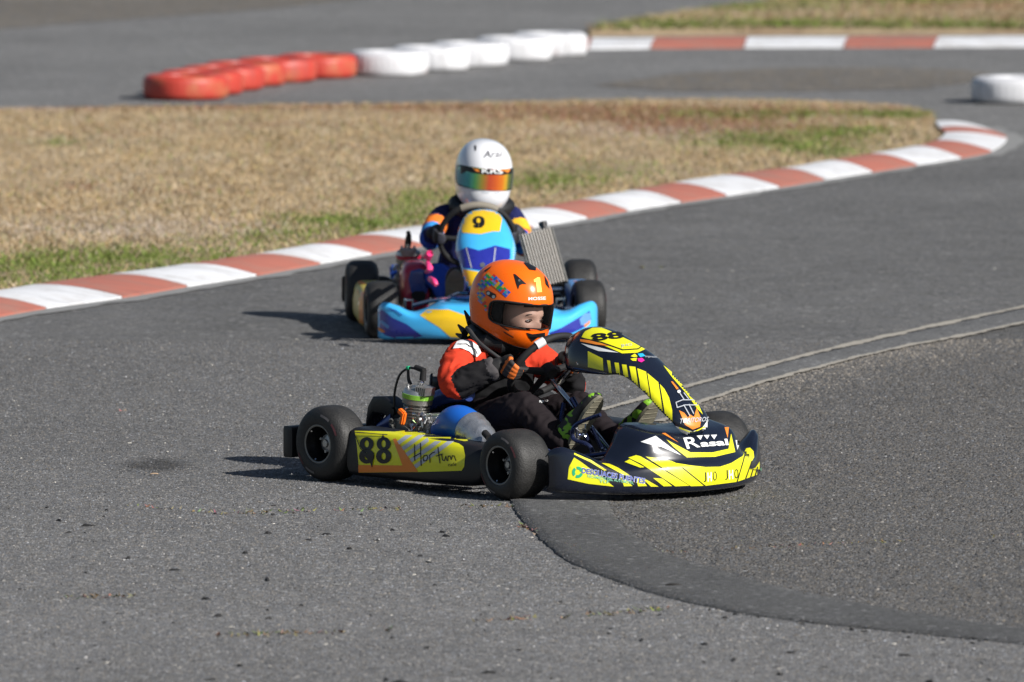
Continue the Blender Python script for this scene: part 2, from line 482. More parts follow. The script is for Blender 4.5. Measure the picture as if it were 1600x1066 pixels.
KB2 = [(828, 59.5), (926, 59), (1025, 58.5), (1169, 57.5), (1326, 57), (1469, 56.5), (1625, 56), (1788, 56), (1938, 56), (2088, 56), (2238, 56), (2388, 56)]
kerb('kerb', 'straight red and white kerb behind the tyre row, before the far grass', KF2, KB2, False, edging=False)

# ------------------------------------------------------------------ grass islands
def grass_ground(name, rgb1, rgb2):
    m = bpy.data.materials.new(name); m.use_nodes = True
    n = m.node_tree.nodes; l = m.node_tree.links; b = n['Principled BSDF']
    tc = n.new('ShaderNodeTexCoord')
    a = n.new('ShaderNodeTexNoise'); a.inputs['Scale'].default_value = 1.4; a.inputs['Detail'].default_value = 10; a.inputs['Roughness'].default_value = .75
    l.new(tc.outputs['Object'], a.inputs['Vector'])
    r = n.new('ShaderNodeMapRange'); r.inputs['From Min'].default_value = .35; r.inputs['From Max'].default_value = .65; l.new(a.outputs['Fac'], r.inputs['Value'])
    x = n.new('ShaderNodeMix'); x.data_type = 'RGBA'; x.inputs['A'].default_value = (*rgb1, 1); x.inputs['B'].default_value = (*rgb2, 1)
    l.new(r.outputs['Result'], x.inputs['Factor']); l.new(x.outputs['Result'], b.inputs['Base Color']); b.inputs['Roughness'].default_value = .95
    bp = n.new('ShaderNodeBump'); bp.inputs['Strength'].default_value = 1; bp.inputs['Distance'].default_value = .02
    l.new(a.outputs['Fac'], bp.inputs['Height']); l.new(bp.outputs['Normal'], b.inputs['Normal'])
    return m
M_SOIL = grass_ground('dry_thatch', (.27, .19, .12), (.38, .30, .19))
def inpoly(P, x, y):
    P = np.asarray(P); c = np.zeros(len(x), bool); j = len(P) - 1
    for i in range(len(P)):
        k = ((P[i, 1] > y) != (P[j, 1] > y)) & (x < (P[j, 0] - P[i, 0]) * (y - P[i, 1]) / (P[j, 1] - P[i, 1] + 1e-12) + P[i, 0])
        c ^= k; j = i
    return c
top_px = [(1461, 189), (1440, 181), (1400, 174), (1300, 169), (1150, 165), (950, 166), (700, 170), (450, 173), (200, 176), (0, 179), (-200, 180), (-420, 186), (-700, 192)]
isl = [tuple(p) for p in kb[8:]] + [tuple(p) for p in gpath(top_px, 8, .05)[1:]] + [tuple(G(-700, 490)[:2])]
def soil(name, poly, z0):
    """Uneven turf surface with a hem that reaches below the road."""
    P = np.array(poly); bm = bmesh.new()
    v = [bm.verts.new((x, y, z0)) for x, y in P]; f = bm.faces.new(v)
    bmesh.ops.triangulate(bm, faces=[f])
    for ax in (0, 1):
        no = (1, 0, 0) if ax == 0 else (0, 1, 0)
        for c in np.arange(P[:, ax].min() + .3, P[:, ax].max(), .6):
            bmesh.ops.bisect_plane(bm, geom=bm.verts[:] + bm.edges[:] + bm.faces[:], plane_co=(c, c, 0), plane_no=no)
    for q in bm.verts:
        q.co.z += .018 * noise.noise(Vector((q.co.x * .9, q.co.y * .5, 0)))
    r = bmesh.ops.extrude_edge_only(bm, edges=[e for e in bm.edges if e.is_boundary])
    for q in r['geom']:
        if isinstance(q, bmesh.types.BMVert): q.co.z = -.02
    me = bpy.data.meshes.new(name); bm.to_mesh(me); bm.free(); me.materials.append(M_SOIL)
    o = bpy.data.objects.new(name, me); COL.objects.link(o); o['kind'] = 'structure'; return o
soil('dry_verge', isl, .035)
far = [tuple(p) for p in gpath([(922, 57), (1169, 55.5), (1500, 54.5), (1790, 54), (2390, 54)], 6)] + [tuple(p) for p in gpath([(2400, -40), (1800, -30), (1500, -26), (1330, -16), (1240, 6), (1120, 24), (1020, 38), (940, 50), (922, 56)], 6, .1)]
soil('far_verge', far, .05)

M_BLADE = bpy.data.materials.new('grass_blades'); M_BLADE.use_nodes = True
_n = M_BLADE.node_tree.nodes; _l = M_BLADE.node_tree.links
_a = _n.new('ShaderNodeAttribute'); _a.attribute_name = 'tint'
_l.new(_a.outputs['Color'], _n['Principled BSDF'].inputs['Base Color'])
_n['Principled BSDF'].inputs['Roughness'].default_value = .75
_n['Principled BSDF'].inputs['Specular IOR Level'].default_value = .2
def blades(name, poly, count, spots, seed, z0, hmax=.024, base_c=(.44, .325, .18), label='', wid=.0075):
    rg = np.random.RandomState(seed); P = np.array(poly); lo, hi = P.min(0), P.max(0)
    xs, ys = [], []
    lo = np.maximum(lo, (-5.4, lo[1])); hi = np.minimum(hi, (5.6, hi[1]))
    while sum(map(len, xs)) < count:
        x = rg.uniform(lo[0], hi[0], count); y = rg.uniform(lo[1], hi[1], count)
        k = inpoly(P, x, y); xs.append(x[k]); ys.append(y[k])
    x = np.concatenate(xs)[:count]; y = np.concatenate(ys)[:count]
    cl = np.array([noise.fractal(Vector((a * .8, b * .5, seed)), 1.0, 2.0, 4) for a, b in zip(x[::8], y[::8])]).repeat(8)[:count]
    fine = np.array([noise.noise(Vector((a * 4.5, b * 1.7, seed + 9))) * .6 + noise.noise(Vector((a * 13, b * 6, seed))) * .6 for a, b in zip(x, y)])
    hue = np.array([noise.noise(Vector((a * 1.7, b * .55, seed + 21))) for a, b in zip(x[::6], y[::6])]).repeat(6)[:count]
    green = np.zeros(count); red = np.zeros(count); grey = np.zeros(count)
    for (px, py, rx, ry, kind, amt) in spots:
        c = G(px, py, z0); sx = abs(G(px + rx, py, z0)[0] - c[0]); sy = abs(G(px, py - ry, z0)[1] - c[1])
        w = amt * np.exp(-(((x - c[0]) / sx) ** 2 + ((y - c[1]) / sy) ** 2))
        if kind == 'g': green += w
        elif kind == 'r': red += w
        else: grey += w
    pg = np.clip(green * (1 + 1.5 * fine) + .10 * cl, 0, .95); pr = np.clip(red * (1 + 1.2 * fine) + .05, 0, .9); pq = np.clip(grey * (1 + fine), 0, .9)
    u = rg.rand(count); col = np.empty((count, 3))
    sh = rg.uniform(.72, 1.25, count)[:, None] * (1 + .30 * fine[:, None]) * (1 + .26 * cl[:, None])
    hk = np.clip(hue * 2.4 + .5 + rg.normal(0, .22, count), 0, 1)[:, None]
    col[:] = (np.array(base_c) * np.array((.94, .92, .88)) * (1 - hk) + np.array((.41, .345, .255)) * hk) * sh
    kg = u < pg; kr = (~kg) & (rg.rand(count) < pr); kq = (~kg) & (~kr) & (rg.rand(count) < pq)
    gcol = np.array([(.13, .185, .035), (.19, .225, .06), (.10, .15, .03)])[rg.randint(0, 3, count)]
    col[kg] = (gcol * sh)[kg]; col[kr] = (np.array((.25, .135, .085)) * sh)[kr]; col[kq] = (np.array((.46, .39, .33)) * sh)[kq]
    h = rg.uniform(.3, 1.0, count) * hmax * (1 + .5 * cl); h[kg] *= 1.35; h[kr] *= .7
    a = rg.uniform(0, 2 * np.pi, count); ln = rg.uniform(.4, 2.6, count) * h; b2 = rg.uniform(0, 2 * np.pi, count)
    w = rg.uniform(.5, 1.4, count) * wid
    z = np.full(count, z0 - .012)
    V = np.empty((count, 3, 3))
    V[:, 0] = np.c_[x - np.cos(a) * w, y - np.sin(a) * w, z]; V[:, 1] = np.c_[x + np.cos(a) * w, y + np.sin(a) * w, z]
    V[:, 2] = np.c_[x + np.cos(b2) * ln, y + np.sin(b2) * ln, z + h + .012]
    me = bpy.data.meshes.new(name)
    me.vertices.add(count * 3); me.loops.add(count * 3); me.polygons.add(count)
    me.vertices.foreach_set('co', V.ravel()); me.loops.foreach_set('vertex_index', np.arange(count * 3, dtype=np.int32))
    me.polygons.foreach_set('loop_start', np.arange(0, count * 3, 3, dtype=np.int32))
    at = me.color_attributes.new('tint', 'FLOAT_COLOR', 'POINT')
    at.data.foreach_set('color', np.c_[np.clip(col, 0, 1), np.ones(count)].repeat(3, axis=0).astype(np.float32).ravel())
    me.materials.append(M_BLADE); me.update(); me.validate()
    o = bpy.data.objects.new(name, me); COL.objects.link(o); tag(o, label, 'grass', kind='stuff'); return o
spots = [(60, 425, 190, 22, 'g', .7), (250, 408, 150, 14, 'g', .55), (190, 400, 120, 12, 'g', .3), (430, 375, 100, 12, 'g', .4), (560, 352, 90, 14, 'g', .55), (640, 330, 70, 16, 'g', .5), (500, 345, 70, 8, 'g', .4),
         (860, 285, 80, 13, 'g', .6), (950, 268, 90, 12, 'g', .35), (680, 310, 60, 14, 'g', .4), (1220, 222, 110, 12, 'g', .75), (1330, 208, 60, 8, 'g', .5), (1400, 181, 60, 5, 'g', .8), (1180, 180, 140, 6, 'g', .3),
         (1290, 240, 50, 6, 'g', .5), (120, 292, 34, 7, 'r', 1.0), (590, 230, 50, 4, 'r', .5), (150, 208, 160, 6, 'r', .35), (640, 170, 800, 6, 'r', .95), (1020, 182, 300, 10, 'r', 1.3), (1120, 202, 190, 11, 'r', 1.1), (420, 196, 200, 5, 'r', .45), (300, 300, 120, 5, 'r', .3), (60, 330, 120, 5, 'r', .25), (820, 215, 160, 6, 'r', .35),
         (100, 225, 40, 6, 'g', .25), (1060, 205, 160, 10, 'q', .9), (250, 360, 220, 14, 'q', .5), (700, 245, 200, 12, 'r', .15), (60, 170, 100, 5, 'q', .6)]
blades('dry_grass', isl, 520000, spots, 3, .036, label='short sun-bleached grass with green patches on the verge inside the bend')
blades('far_grass', far, 90000, [(1100, 44, 260, 8, 'g', .6), (1500, 46, 260, 7, 'g', .7), (1500, 12, 260, 9, 'r', .8), (1250, 30, 140, 9, 'r', .5), (1150, 14, 120, 6, 'g', .5), (1560, 34, 200, 8, 'r', .6), (1400, 2, 160, 4, 'g', .6)], 8, .05, hmax=.05,
       base_c=(.40, .31, .165), label='patchy brown and green grass behind the straight far kerb', wid=.009)

# weeds in the pavement joints, with rubber crumbs and grit
def weeds():
    rg = np.random.RandomState(11); V, Fc, C = [], [], []
    lines = [((330, 803), (810, 791), .55, .5), ((340, 994), (540, 988), .75, .55), ((95, 934), (212, 932), .8, .15), ((740, 972), (835, 966), .5, .1), ((870, 966), (1040, 953), .7, .5),
             ((1020, 866), (1600, 838), .6, .2), ((600, 985), (660, 981), .7, .05), ((0, 642), (480, 642), .1, .3), ((940, 420), (1280, 413), .2, .6), ((1160, 944), (1190, 940), 1., .7), ((810, 820), (1000, 905), .45, .3), ((190, 790), (330, 801), .3, .3)]
    for (a, b, dens, gr) in lines:
        A, B = G(*a)[:2], G(*b)[:2]; ln = np.linalg.norm(B - A)
        for _ in range(int(ln * 300 * dens)):
            t = rg.rand()
            if noise.noise(Vector((t * ln * 3.0 + a[0], a[1], 0))) < .12 - dens * .35: continue
            p = A + (B - A) * t + np.array([rg.normal() * .006, rg.normal() * .03])
            h = rg.uniform(.003, .014); an = rg.rand() * 6.28; w = rg.uniform(.003, .009)
            d = np.array([math.cos(an), math.sin(an)]) * w; k = len(V)
            V += [(p[0] - d[0], p[1] - d[1], .001), (p[0] + d[0], p[1] + d[1], .001), (p[0] + rg.normal() * .012, p[1] + rg.normal() * .012, h)]
            Fc.append((k, k + 1, k + 2))
            c = (.20, .20, .09) if rg.rand() < gr else (.24, .17, .12)
            C += [(*[q * rg.uniform(.6, 1.2) for q in c], 1)] * 3
    me = bpy.data.meshes.new('joint_weeds'); me.from_pydata(V, [], Fc)
    at = me.color_attributes.new('tint', 'FLOAT_COLOR', 'POINT'); at.data.foreach_set('color', np.array(C, np.float32).ravel())
    me.materials.append(M_BLADE); o = bpy.data.objects.new('joint_weeds', me); COL.objects.link(o)
    tag(o, 'thin dry weeds growing along the cracks in the asphalt', 'weeds', kind='stuff')
weeds()
M_CRUMB = pm('rubber_crumb', (.012, .012, .013), .85)
def crumbs(name, n, mat, seed, lo, hi, label, cat, region, flat=.45):
    rg = random.Random(seed); mb = MB()
    for _ in range(n):
        x, y = region(rg); p = G(x, y); s_ = lo + (hi - lo) * rg.random() ** 3; L_ = s_ * rg.uniform(1, 3.2); a = rg.random() * 6.28
        ring = []
        for k in range(6):
            q = 6.283 * k / 6; u, v = L_ * math.cos(q) * rg.uniform(.6, 1.2), s_ * math.sin(q) * rg.uniform(.6, 1.2)
            ring.append((p[0] + u * math.cos(a) - v * math.sin(a), p[1] + u * math.sin(a) + v * math.cos(a)))
        b = [(q[0], q[1], .0005) for q in ring]; t = [(p[0] + (q[0] - p[0]) * .55, p[1] + (q[1] - p[1]) * .55, s_ * flat * rg.uniform(.8, 1.8) + .001) for q in ring]
        mb.loft([b, t])
    o = mb.build(name, mat, angle=30); tag(o, label, cat, kind='stuff')
def reg_main(rg):
    while True:
        x, y = rg.uniform(-20, 1620), rg.uniform(790, 1075)
        if not (x > 800 and y < 870 + (x - 800) * .16): return x, y
crumbs('rubber_crumbs', 170, M_CRUMB, 5, .003, .013, 'black rubber crumbs scattered over the near asphalt', 'debris', reg_main)
crumbs('rubber_crumbs', 45, M_CRUMB, 6, .002, .008, 'black rubber crumbs along the crumbly edge of the dark repair strip', 'debris', lambda rg: (lambda t: (850 + 750 * t + rg.uniform(-8, 8), np.interp(850 + 750 * t, [800, 815, 850, 890, 960, 1050, 1200, 1400, 1600], [785, 815, 850, 882, 911, 940, 968, 990, 1010]) + rg.uniform(-3, 4)))(rg.random()))
crumbs('grit', 500, pm('pale_grit', (.42, .40, .36), .9), 7, .0015, .005, 'pale grit lying on the track', 'grit', lambda rg: (rg.uniform(0, 1600), rg.uniform(420, 1066)))
def leaf(px, py, s_, rot, rgb, label):
    p = G(px, py); rows = []
    for i in range(9):
        t = i / 8; w = .3 * math.sin(math.pi * t ** .8) + .01
        rows.append([((t - .5) * s_, w * s_ * u, .003 + .06 * s_ * (u * u) * 2 + .05 * s_ * math.sin(3 * t)) for u in (-1, -.5, 0, .5, 1)])
    o = MB().grid(rows).build('dry_leaf', pm('leaf_%d' % px, rgb, .7, var=.3, nscale=80), solid=.0006)
    o.location = (p[0], p[1], 0.002); o.rotation_euler = (0, 0, rot); tag(o, label, 'leaf', 'dry leaves on the near asphalt')
leaf(241, 744, .034, .5, (.50, .36, .24), 'pale tan dry leaf lying behind the yellow kart')
leaf(1052, 919, .055, .2, (.03, .028, .026), 'dark curled leaf just outside the dark repair strip')

# ------------------------------------------------------------------ tyre barrier
def tyre_mesh(name, Ro, w, grooves, seed):
    rg = random.Random(seed); n = 120; Ri = Ro * .56
    prof = [(Ri, .02), (Ri * 1.03, .004), (Ri * 1.2, 0), (Ro * .84, .0), (Ro * .94, .012), (Ro * .985, w * .16), (Ro, w * .3), (Ro, w * .5), (Ro, w * .7), (Ro * .985, w * .84), (Ro * .94, w - .012), (Ro * .84, w), (Ri * 1.2, w), (Ri * 1.03, w - .004), (Ri, w - .02), (Ri * 1.12, w * .72), (Ri * 1.3, w * .5), (Ri * 1.12, w * .28)]
    rings = []
    for i, (r, h) in enumerate(prof):
        ring = []
        for k in range(n):
            a = 6.28318 * k / n; rr = r
            if 5 <= i <= 9 and grooves and (k + (i % 2)) % 3 == 0: rr -= grooves
            if 5 <= i <= 9: rr += .003 * math.sin(a * 3 + seed) + .002 * math.sin(a * 7 + seed * 2)
            ring.append((rr * math.cos(a), rr * math.sin(a), h))
        rings.append(ring)
    rings.append(rings[0]); return MB().loft(rings, True, False)
def tyre_paint(name, rgb, worn, amt=.62):
    m = paint(name, rgb, worn, .9); n = m.node_tree.nodes
    for q in n:
        if q.type == 'MAP_RANGE' and q.inputs['To Max'].default_value > .6: q.inputs['From Min'].default_value = amt; q.inputs['From Max'].default_value = amt + .12
    n['Principled BSDF'].inputs['Roughness'].default_value = .5
    return m
M_TR = tyre_paint('red_tyre_paint', (.47, .050, .033), (.44, .13, .06), .52); M_TW = tyre_paint('white_tyre_paint', (.64, .645, .67), (.42, .20, .17), .63)
def barrier(rights, bottoms, mat, dia, w, groove, labels, group, seed, right_edge=True):
    prev = None
    for i, (xr, yb) in enumerate(zip(rights, bottoms)):
        g0 = G(xr, yb); r = dia / 2; c = np.array([g0[0] - r if right_edge else g0[0] + r, g0[1] + r * .92])
        if prev is not None:
            d = c - prev
            if np.linalg.norm(d) < dia + .015:
                c[1] = prev[1] + math.sqrt(max(.01, (dia + .015) ** 2 - d[0] ** 2))
        prev = c
        o = tyre_mesh('barrier_tyre', r, w, groove, seed + i).build('barrier_tyre', mat, angle=35)
        o.location = (c[0], c[1], 0); o.rotation_euler = (0, 0, i * 1.3)
        tag(o, labels[i], 'tyre', group)
ordn = ['first', 'second', 'third', 'fourth', 'fifth', 'sixth']
barrier([355, 379, 411, 445, 493, 556], [158, 151, 144.5, 138, 132.5, 128], M_TR, .58, .165, .003,
        ['%s red painted tyre of the row, counted from its free end' % q for q in ordn[:5]] + ['last red painted tyre, beside the first white one'], 'tyres laid flat as a barrier', 1)
barrier([668, 734, 794, 863, 918], [120.5, 112.6, 106, 97, 90], M_TW, .565, .175, .011,
        ['first white painted tyre, touching the red ones'] + ['%s white painted tyre of the row, counted from the red ones' % q for q in ordn[1:4]] + ['last white painted tyre, at the start of the far kerb'], 'tyres laid flat as a barrier', 21)
barrier([1521], [164], M_TW, .62, .175, .004, ['single white painted tyre lying alone on the back lane past the apex'], 'tyres laid flat as a barrier', 40, False)

# stones standing proud of the worn binder, as far as single grains can be made out
def aggregate():
    rg = np.random.RandomState(77); n = 330000
    D = np.sqrt(rg.uniform(22.6 ** 2, 37.5 ** 2, n)); X = (rg.rand(n) - .5) * D * .142
    inner = inpoly(np.vstack([inn, [(14, 24), (14, 48)]]), X, D)
    strip = inpoly(np.vstack([oo, io[::-1]]), X, D)
    # keep clear of the kerb
    ok = D < np.interp(X, kf[:, 0][:166], kf[:, 1][:166]) - .15
    keep = ok & (rg.rand(n) < np.where(strip, .55, 1.0)); X, D, inner, strip = X[keep], D[keep], inner[keep], strip[keep]; n = len(X)
    z0 = np.where(strip, .0075, np.where(inner, .0038, -.0003))
    s_ = rg.uniform(.0026, .0062, n) * np.where(inner, 1.3, 1.0) * np.where(strip, .8, 1.0); h = s_ * rg.uniform(.35, .95, n)
    b = np.where(strip, .098, np.where(inner, .118, .168)) * np.exp(rg.normal(0, 1, n) * np.where(inner, .21, .27))
    b *= np.where(strip, np.interp(D, [29.5, 33], [1, 1.45]), np.where(inner, 1, np.interp(D, [29, 33], [1, .84])))
    pale = rg.rand(n) < .012; b[pale] *= rg.uniform(1.6, 2.6, pale.sum())
    t = np.clip(rg.normal(.0, .06, n) + np.where(inner, .03, 0), -.1, .25)
    b *= 1 - .5 * np.exp(-(((X - st[0]) / .13) ** 2 + ((D - st[1]) / .22) ** 2) ** 2)
    # dust caught against the far leg of the strip
    leg = resamp(gpath(INN[:10], 30), 200); dist = np.min(np.hypot(X[:, None] - leg[None, :, 0], (D[:, None] - leg[None, :, 1]) * .35), axis=1) if n < 1 else None
    ly = np.interp(X, leg[::-1, 0], leg[::-1, 1], left=-99, right=-99); dd = (ly - D)
    dusty = inner & (dd > -.1) & (dd < 1.3) & (rg.rand(n) < .75 * np.exp(-np.clip(dd, 0, 9) / .7))
    b[dusty] = .215 * np.exp(rg.normal(0, .2, dusty.sum())); t[dusty] = .13
    col = np.c_[b * (1.0 + t), b * (.985 + t * .3), b * (.985 - t * .7), np.ones(n)]
    a = rg.uniform(0, 6.28, n); V = np.empty((n, 4, 3)); el = rg.uniform(.7, 1.5, n)
    for k in range(3):
        q = a + k * 2.094 + rg.uniform(-.3, .3, n); V[:, k] = np.c_[X + np.cos(q) * s_ * el, D + np.sin(q) * s_ * el, z0]
    V[:, 3] = np.c_[X + rg.normal(0, .3, n) * s_, D + rg.normal(0, .3, n) * s_, z0 + h]
    F_ = (np.arange(n)[:, None, None] * 4 + np.array([[0, 1, 3], [1, 2, 3], [2, 0, 3]])[None]).reshape(-1)
    me = bpy.data.meshes.new('asphalt_grains'); me.vertices.add(n * 4); me.loops.add(n * 9); me.polygons.add(n * 3)
    me.vertices.foreach_set('co', V.ravel()); me.loops.foreach_set('vertex_index', F_.astype(np.int32)); me.polygons.foreach_set('loop_start', np.arange(0, n * 9, 3, dtype=np.int32))
    at = me.color_attributes.new('tint', 'FLOAT_COLOR', 'POINT'); at.data.foreach_set('color', np.clip(col, 0, 1).repeat(4, axis=0).astype(np.float32).ravel())
    me.materials.append(M_BLADE); me.update(); me.validate()
    o = bpy.data.objects.new('asphalt_grains', me); COL.objects.link(o); tag(o, 'grey stone grains standing out of the worn track surface', 'asphalt grain', kind='stuff')
aggregate()

# ================================================================== KARTS
M_RUB = pm('slick_rubber', (.019, .0185, .018), .6, var=.5, nscale=22, bump=.5, bscale=160, rvar=.25)
M_RIMB = pm('black_rim', (.012, .012, .013), .35, .3)
M_ALU = pm('cast_aluminium', (.50, .50, .50), .38, .9, var=.25, nscale=40, bump=.2)
M_STEEL = pm('bright_steel', (.72, .72, .72), .16, 1.0, var=.1)
M_GREYM = pm('grey_metal', (.22, .215, .20), .45, .7, var=.3, nscale=50, bump=.2)
M_BLKP = pm('black_plastic', (.011, .011, .013), .42, var=.2, rvar=.1)
M_BLKR = pm('matt_black', (.010, .010, .011), .75)
M_FRAME = pm('dark_blue_frame', (.055, .07, .16), .25, .75)
M_NAVY = pm('navy_gloss', (.008, .011, .022), .22, coat=.5, var=.15, rvar=.06)
M_YEL = pm('yellow_vinyl', (.78, .76, .015), .36, var=.09, nscale=38, coat=.25, rvar=.14)
M_ORV = pm('orange_vinyl', (.80, .24, .03), .35, var=.05)
M_WHV = pm('white_vinyl', (.78, .80, .80), .35, var=.04)
M_GRV = pm('grey_vinyl', (.46, .49, .53), .4, var=.06)
M_BKV = pm('black_vinyl', (.009, .009, .011), .4)
M_CYV = pm('cyan_vinyl', (.03, .42, .75), .35); M_MGV = pm('magenta_vinyl', (.75, .02, .30), .35)
M_GNV = pm('green_vinyl', (.02, .42, .20), .4); M_BLV = pm('blue_vinyl', (.10, .14, .50), .4); M_MINT = pm('mint_vinyl', (.25, .62, .40), .4)
M_AIRB = pm('blue_airbox', (.012, .12, .52), .38, var=.15, nscale=12)
M_TAPE = pm('silver_tape', (.42, .44, .47), .30, .75, var=.3, nscale=35, bump=.6, bscale=60)
M_ORP = pm('orange_plastic', (.85, .17, .015), .4)
M_GRNB = pm('lime_ring', (.24, .52, .06), .35, .3)
M_HOSE = pm('black_hose', (.010, .010, .010), .5)
M_SEAT = pm('seat_shell', (.020, .020, .024), .4)
M_TRAY = pm('floor_tray', (.30, .30, .31), .4, .8, var=.3)
M_PIPE = pm('blue_pipe', (.03, .06, .23), .3, .4)

M_MARKR = pm('sidewall_red', (.10, .03, .035), .7, var=.5, nscale=80); M_MARKG = pm('sidewall_grey', (.13, .12, .12), .7, var=.5, nscale=80)
def wheel(parent, x, y, Rt, w, side, steer=0.0, rim=.069):
    """side -1: right wheel, outer face towards -y"""
    M = Matrix.Translation((x, y, Rt)) @ Matrix.Rotation(steer, 4, 'Z')
    h = w / 2
    rm = MB()
    rm.lathe([(rim * .93, -h * .92), (rim * 1.04, -h * .93), (rim * 1.05, -h * .88), (rim * .98, -h * .84), (rim * .86, -h * .55), (rim * .84, h * .1), (rim * .86, h * .55), (rim * .98, h * .84), (rim * 1.05, h * .88), (rim * 1.04, h * .93), (rim * .93, h * .92), (rim * .80, h * .5), (rim * .78, h * .15), (rim * .30, h * .1), (rim * .30, -h * .05), (rim * .78, 0), (rim * .80, -h * .5)], 40, closed=True)
    wo_ = rm.build('wheel', M_RIMB, parent, M=M)
    ty = MB()
    c = Rt - rim
    half = [(0, .93), (.10, .985), (.28, 1.0), (.48, .985), (.66, .93), (.80, .84), (.90, .72), (.962, .58), (.988, .42), (.998, .22)]
    pr = [(rim + c * a_, -h * b_) for a_, b_ in half]
    ty.lathe(pr + [(Rt, 0)] + [(r_, -q_) for r_, q_ in pr[::-1]], 64)
    tyo = ty.build('tyre', M_RUB, wo_, angle=60)
    for a0, mk in ((.35, M_MARKR), (.95, M_MARKG), (3.5, M_MARKR), (4.1, M_MARKG)):      # moulded sidewall marks, worn pale
        g_ = [[(rr_ * math.cos(a0 + .045 * i), side * (yy_ * h + .0008), rr_ * math.sin(a0 + .045 * i)) for rr_, yy_ in ((rim + c * .50, .985), (rim + c * .62, .955))] for i in range(11)]
        MB().grid(g_).build('sidewall_mark', mk, tyo)
    bo = MB()
    for k in range(3):
        a = 2.1 * k + .2; bo.tube([(rim * .93 * math.cos(a), side * h * .80, rim * .93 * math.sin(a)), (rim * .86 * math.cos(a), side * h * .86, rim * .86 * math.sin(a))], .0035, 8).build('rim_bolt', M_STEEL, wo_); bo = MB()
    lp = MB()
    for s_ in (-1, 1):
        lp.lathe([(rim * .94, s_ * h * .925), (rim * 1.0, s_ * h * .955), (rim * 1.045, s_ * h * .945), (rim * 1.03, s_ * h * .91)], 48)
    lp.build('rim_lip', M_GREYM, wo_)
    hb = MB(); s_ = side
    hb.tube([(0, s_ * h * .35, 0), (0, -s_ * h * .9, 0)], .019, 20)
    hb.lathe([(.0, s_ * h * .46), (.011, s_ * h * .46), (.015, s_ * h * .36), (.032, s_ * h * .3), (.034, s_ * h * .1)], 24)
    for k in range(3):
        a = 2.1 * k + .5; hb.tube([(.03 * math.cos(a), s_ * h * .05, .03 * math.sin(a)), (.03 * math.cos(a), s_ * h * .42, .03 * math.sin(a))], .005, 8)
    hb.build('hub', M_ALU, wo_)
    return wo_

def nose(parent, mat, XF=1.452, k=1.02, rise=0.0, hw=.53, hump=1.0):
    st_ = [  # |y|, then (dx, z) from the rear underside over the front to the rear of the top
        (0.00, [(-.16, .035), (-.03, .028), (-.002, .055), (-.008, .118), (-.030, .145), (-.050, .188), (-.100, .230), (-.235, .258)]),
        (0.15, [(-.16, .035), (-.03, .028), (-.002, .055), (-.008, .118), (-.030, .145), (-.049, .190), (-.090, .238), (-.230, .270)]),
        (0.225, [(-.16, .035), (-.03, .028), (-.002, .055), (-.008, .118), (-.031, .144), (-.048, .190), (-.082, .234), (-.205, .262)]),
        (0.28, [(-.15, .035), (-.03, .028), (-.002, .055), (-.010, .116), (-.036, .138), (-.060, .162), (-.098, .186), (-.17, .196)]),
        (0.33, [(-.13, .035), (-.03, .028), (-.002, .055), (-.012, .112), (-.040, .130), (-.070, .138), (-.100, .145), (-.14, .147)]),
        (0.38, [(-.11, .035), (-.03, .030), (-.002, .058), (-.012, .120), (-.036, .140), (-.060, .147), (-.085, .150), (-.12, .146)]),
        (0.44, [(-.09, .037), (-.03, .034), (-.002, .062), (-.014, .148), (-.032, .170), (-.048, .178), (-.068, .181), (-.095, .172)]),
        (0.495, [(-.065, .040), (-.03, .038), (-.004, .066), (-.016, .170), (-.028, .192), (-.040, .200), (-.055, .200), (-.075, .188)]),
        (0.520, [(-.06, .044), (-.035, .044), (-.018, .070), (-.026, .168), (-.034, .184), (-.042, .190), (-.054, .190), (-.066, .180)]),
        (0.53, [(-.062, .052), (-.054, .054), (-.046, .078), (-.048, .154), (-.051, .168), (-.054, .172), (-.058, .172), (-.064, .166)])]
    ys = np.array([s_[0] for s_ in st_]) * hw / .53
    P = np.array([s_[1] for s_ in st_])
    full_y = np.r_[-ys[::-1], ys[1:]]; full = np.concatenate([P[::-1], P[1:]])
    A = catmull(np.hstack([full_y[:, None], full.reshape(len(full), -1)]), 6)
    rows = []
    for r in A:
        y = r[0]; q = r[1:].reshape(-1, 2)
        c = catmull(q, 5)
        xf = XF - k * y * y
        rows.append([(xf + a, y, (b if b < .145 or abs(y) > .33 else .145 + (b - .145) * hump) + rise * max(0, abs(y) - .3) * 3) for a, b in c])
    return MB().grid(rows).build('nose_fairing', mat, parent, angle=70, solid=.004)

def panel(parent, C, E, mat, p=2.0, name='front_panel'):
    """arched number panel; C: centre line (x,z), E: rim line (x,half width,z)"""
    A = catmull([[c[0], c[1], e[0], e[1], e[2]] for c, e in zip(C, E)], 6)
    rows = []
    for cx, cz, ex, hw, ez in A:
        row = []
        for t in np.linspace(-90, 90, 33):
            s_, c_ = math.sin(R(t)), math.cos(R(t))
            y = hw * math.copysign(abs(s_) ** (2 / p), s_); q = 1 - abs(c_) ** (2 / p)
            row.append((cx + (ex - cx) * q, y, cz + (ez - cz) * q))
        rows.append(row)
    return MB().grid(rows).build(name, mat, parent, angle=70, solid=.0035)

